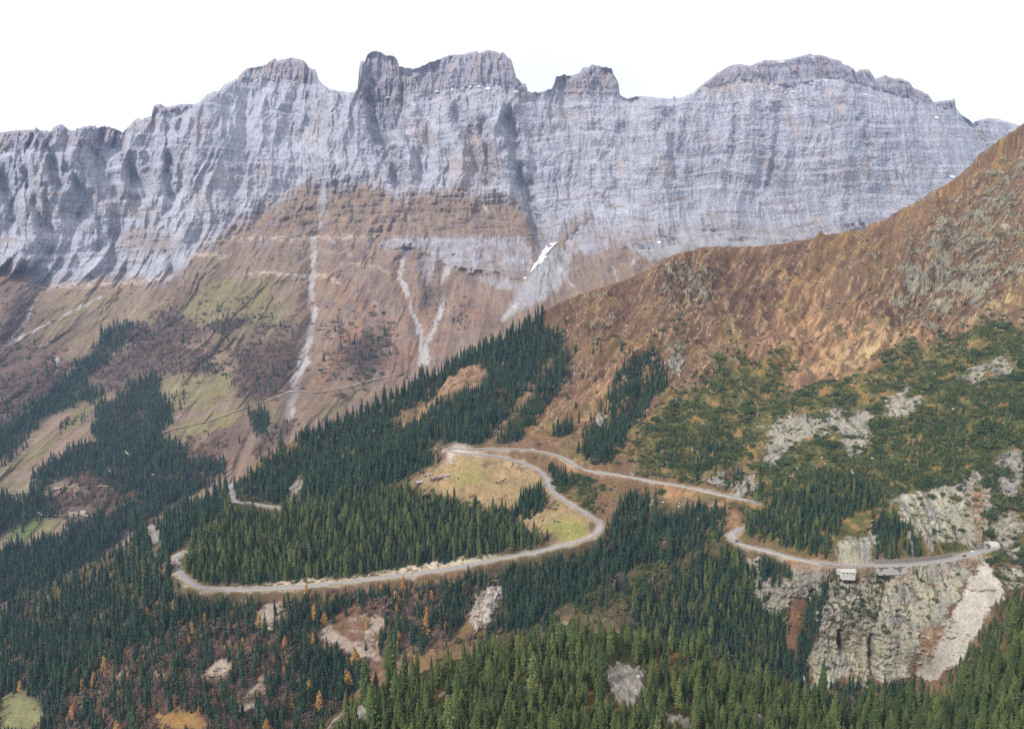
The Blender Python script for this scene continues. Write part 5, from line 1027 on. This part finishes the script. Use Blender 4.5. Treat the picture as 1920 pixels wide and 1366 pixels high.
for i, (px_, py_, w_, h_, lb) in enumerate([(915,172,9,2.2,'widest snow streak under the central flat-topped summit'),(898,170,5,1.4,'thin snow streak left of the widest streak under the central summit'),(882,168,4,1.6,'small snow spot under the middle of the central summit'),(848,170,3,2,'slanting snow fleck under the left half of the central summit'),(820,171,6,1.6,'snow streak at the left foot of the central summit'),(967,177,4,2,'snow fleck at the right foot of the central summit'),(727,178,4,1.2,'thin snow ledge on the dark tower'),(1121,177,3,1.2,'tiny snow fleck under the small square tower'),(1522,110,8,1.6,'snow strip just below the top of the right-hand summit'),(1465,117,8,1.5,'snow strip on the shoulder left of the right-hand summit'),(1547,154,8,2,'snow ledge under the cliff of the right-hand summit'),(1519,162,4,1.5,'snow fleck left of the ledge under the right-hand summit'),(1486,173,3,2,'small snow spot at the centre of the dark band'),(1473,174,2.5,1.6,'smallest snow spot beside the one in the dark band'),(1449,168,4,1.4,'snow fleck at the left end of the dark band'),(1397,171,1.6,2.4,'upright snow fleck on the left of the right-hand summit'),(1622,182,6,1.8,'snow streak below the stepped right-hand ridge'),(1636,184,4,1.2,'short snow streak right of the one under the stepped ridge'),(1757,223,5,3,'snow patch high on the far right shoulder'),(1786,334,6,4,'snow patch just above the brown ridge at right'),(1236,455,5,3,'snow remnant in the scree left of the brown ridge'),(1224,404,2.5,1.4,'tiny snow spot low on the middle of the wall'),(985,521,4,2.2,'short snow remnant just below the long snow tongue'),(640,200,2,3,'snow fleck in the notch left of the dark tower')]):
    snow(blob(px_, py_, w_, h_, i), lb, 'old snow patches', 5)

# loose boulders
bms = [boulder_mesh(500 + i, M_stone) for i in range(5)]
def boulders(land, n, pl, smin, smax, zone, grp, seed):
    r = np.random.RandomState(seed); M = polys(*pl); ys, xs = np.nonzero(M > .5); out_ = []
    for _ in range(n * 6):
        k = r.randint(len(xs)); px_, py_ = PX0 + RES * xs[k] + r.uniform(-1, 1), RES * ys[k] + r.uniform(-1, 1)
        if look(clear, np.array([px_]), np.array([py_]))[0] > .1: continue
        out_.append((px_, py_, math.exp(r.uniform(math.log(smin), math.log(smax)))))
        if len(out_) == n: break
    out_.sort(key=lambda t_: t_[1])
    rows = [sorted(out_[i:i + 16], key=lambda t_: t_[0]) for i in range(0, n, 16)]
    for ri, row in enumerate(rows):
        for i, (px_, py_, s_) in enumerate(row):
            p = land.at(np.array([px_]), np.array([py_]))[0]
            o = link('boulder', bms[r.randint(5)]); o.location = p + np.array([0, 0, .2 * s_]); o.rotation_euler = (r.uniform(-.3, .3), r.uniform(-.3, .3), r.uniform(0, 6)); o.scale = (s_, s_ * r.uniform(.7, 1), s_ * r.uniform(.7, 1))
            rw = f" {ROWS[len(rows) - 1 - ri]}" if len(rows) > 1 else ''
            tag(o, f"{ORD[i] + ' ' if i else 'leftmost '}pale boulder{' from the left' if i else ''}{rw} {zone}", 'boulder', grp)
boulders(landB, 48, [[(1100,590),(1300,500),(1500,520),(1650,560),(1480,640),(1300,640),(1120,660)]], .9, 2.4, 'on the brown heath slope', 'boulders on the brown heath', 1)
boulders(landB, 40, [[(1400,640),(1680,590),(1900,560),(1900,620),(1680,680),(1500,710)]], .9, 2.6, 'on the tan grass band', 'boulders on the tan grass band', 2)
boulders(landB, 36, [[(1460,740),(1900,620),(1900,830),(1650,880),(1450,880)]], 1.0, 2.8, 'among the green scrub', 'boulders among the green scrub', 3)
boulders(landB, 26, [[(1180,940),(1260,930),(1330,980),(1230,1020),(1150,1000)]], .9, 2.4, 'below the upper road', 'boulders below the upper road', 4)
boulders(landB, 26, [[(560,1085),(700,1070),(940,1032),(945,1040),(700,1082),(560,1095)]], .8, 2.0, 'on the cut bank above the lower road', 'boulders on the cut bank', 5)
boulders(landC, 40, [[(660,1340),(900,1250),(1080,1210),(1260,1240),(1440,1300),(1440,1360),(680,1362)]], .5, 1.6, 'in the wood on the knoll', 'boulders on the knoll', 6)
boulders(landB, 20, [[(1810,1110),(1860,1110),(1800,1220),(1760,1250)]], .5, 1.3, 'on the white scree chute', 'boulders on the scree chute', 7)
# ================================================================== air, light, camera
def box_mesh(name, x0, x1, y0, y1, z0, z1, mats):
    v = [(x, y, z) for x in (x0, x1) for y in (y0, y1) for z in (z0, z1)]
    f = [(0,1,3,2),(4,6,7,5),(0,4,5,1),(2,3,7,6),(0,2,6,4),(1,5,7,3)]
    return mesh(name, v, f, mats, False)
g = link('ground', mesh('ground', [(-6000,-1500,-640),(6000,-1500,-640),(6000,5500,-640),(-6000,5500,-640)], [(0,1,2,3)], [M_ground])); tag(g, kind='structure')
mh = bpy.data.materials.new('haze'); mh.use_nodes = True; t = mh.node_tree
for n in list(t.nodes):
    if n.type == 'BSDF_PRINCIPLED': t.nodes.remove(n)
pv = t.nodes.new('ShaderNodeVolumePrincipled')
pv.inputs['Color'].default_value = (.46, .64, 1, 1); pv.inputs['Density'].default_value = HAZE
out = [n for n in t.nodes if n.type == 'OUTPUT_MATERIAL'][0]
t.links.new(pv.outputs[0], out.inputs['Volume'])
hz = link('haze', box_mesh('haze', -6050, 6050, -1550, 5550, -641, 1300, [mh])); tag(hz, kind='stuff')

w = bpy.data.worlds.new('World'); sc.world = w; w.use_nodes = True; t = w.node_tree
bg = t.nodes['Background']
SUN_EL, SUN_AZ = math.radians(40), math.radians(-132)     # azimuth from +Y, clockwise: behind the camera, to the left
sky = t.nodes.new('ShaderNodeTexSky'); sky.sky_type = 'NISHITA'; sky.sun_disc = False
sky.sun_elevation = SUN_EL; sky.sun_rotation = SUN_AZ; sky.altitude = 1700; sky.dust_density = 3
# high thin cloud veils the blue almost everywhere
sc_ = t.nodes.new('ShaderNodeVectorMath'); sc_.operation = 'SCALE'; sc_.inputs['Scale'].default_value = .1
t.links.new(sky.outputs[0], sc_.inputs[0])
tc = t.nodes.new('ShaderNodeTexCoord'); nz = t.nodes.new('ShaderNodeTexNoise'); nz.inputs['Scale'].default_value = 2.2; nz.inputs['Detail'].default_value = 5
t.links.new(tc.outputs['Generated'], nz.inputs['Vector'])
mr = t.nodes.new('ShaderNodeMapRange'); mr.inputs[1].default_value = .25; mr.inputs[2].default_value = .6; mr.inputs[3].default_value = .72; mr.inputs[4].default_value = .97
t.links.new(nz.outputs['Fac'], mr.inputs[0])
mx = t.nodes.new('ShaderNodeMix'); mx.data_type = 'RGBA'
t.links.new(mr.outputs[0], mx.inputs['Factor']); t.links.new(sc_.outputs[0], mx.inputs[6]); mx.inputs[7].default_value = (1.15, 1.15, 1.18, 1)
t.links.new(mx.outputs[2], bg.inputs['Color']); bg.inputs['Strength'].default_value = 1
sl_ = bpy.data.lights.new('sun', 'SUN'); sl_.energy = SUN; sl_.angle = math.radians(6); sl_.color = (1, .95, .88)
so = bpy.data.objects.new('sun', sl_); COL.objects.link(so)
dirv = Vector((math.sin(SUN_AZ) * math.cos(SUN_EL), math.cos(SUN_AZ) * math.cos(SUN_EL), math.sin(SUN_EL)))
so.rotation_euler = dirv.to_track_quat('Z', 'Y').to_euler(); so.location = dirv * 3000

cam = bpy.data.cameras.new('camera'); co = bpy.data.objects.new('camera', cam); COL.objects.link(co)
cam.sensor_width = 36; cam.lens = 36 * F / 1920; cam.clip_end = 40000; cam.clip_start = 1
co.location = (0, 0, 0); co.rotation_euler = (math.pi / 2 - PITCH, 0, 0); sc.camera = co
sc.view_settings.view_transform = 'Standard'; sc.view_settings.look = 'None'; sc.view_settings.exposure = EXPO; sc.view_settings.gamma = 1
cy_ = sc.cycles
cy_.max_bounces = 6; cy_.diffuse_bounces = 3; cy_.volume_bounces = 1; cy_.glossy_bounces = 2; cy_.transmission_bounces = 2
cy_.use_denoising = False; cy_.use_adaptive_sampling = False
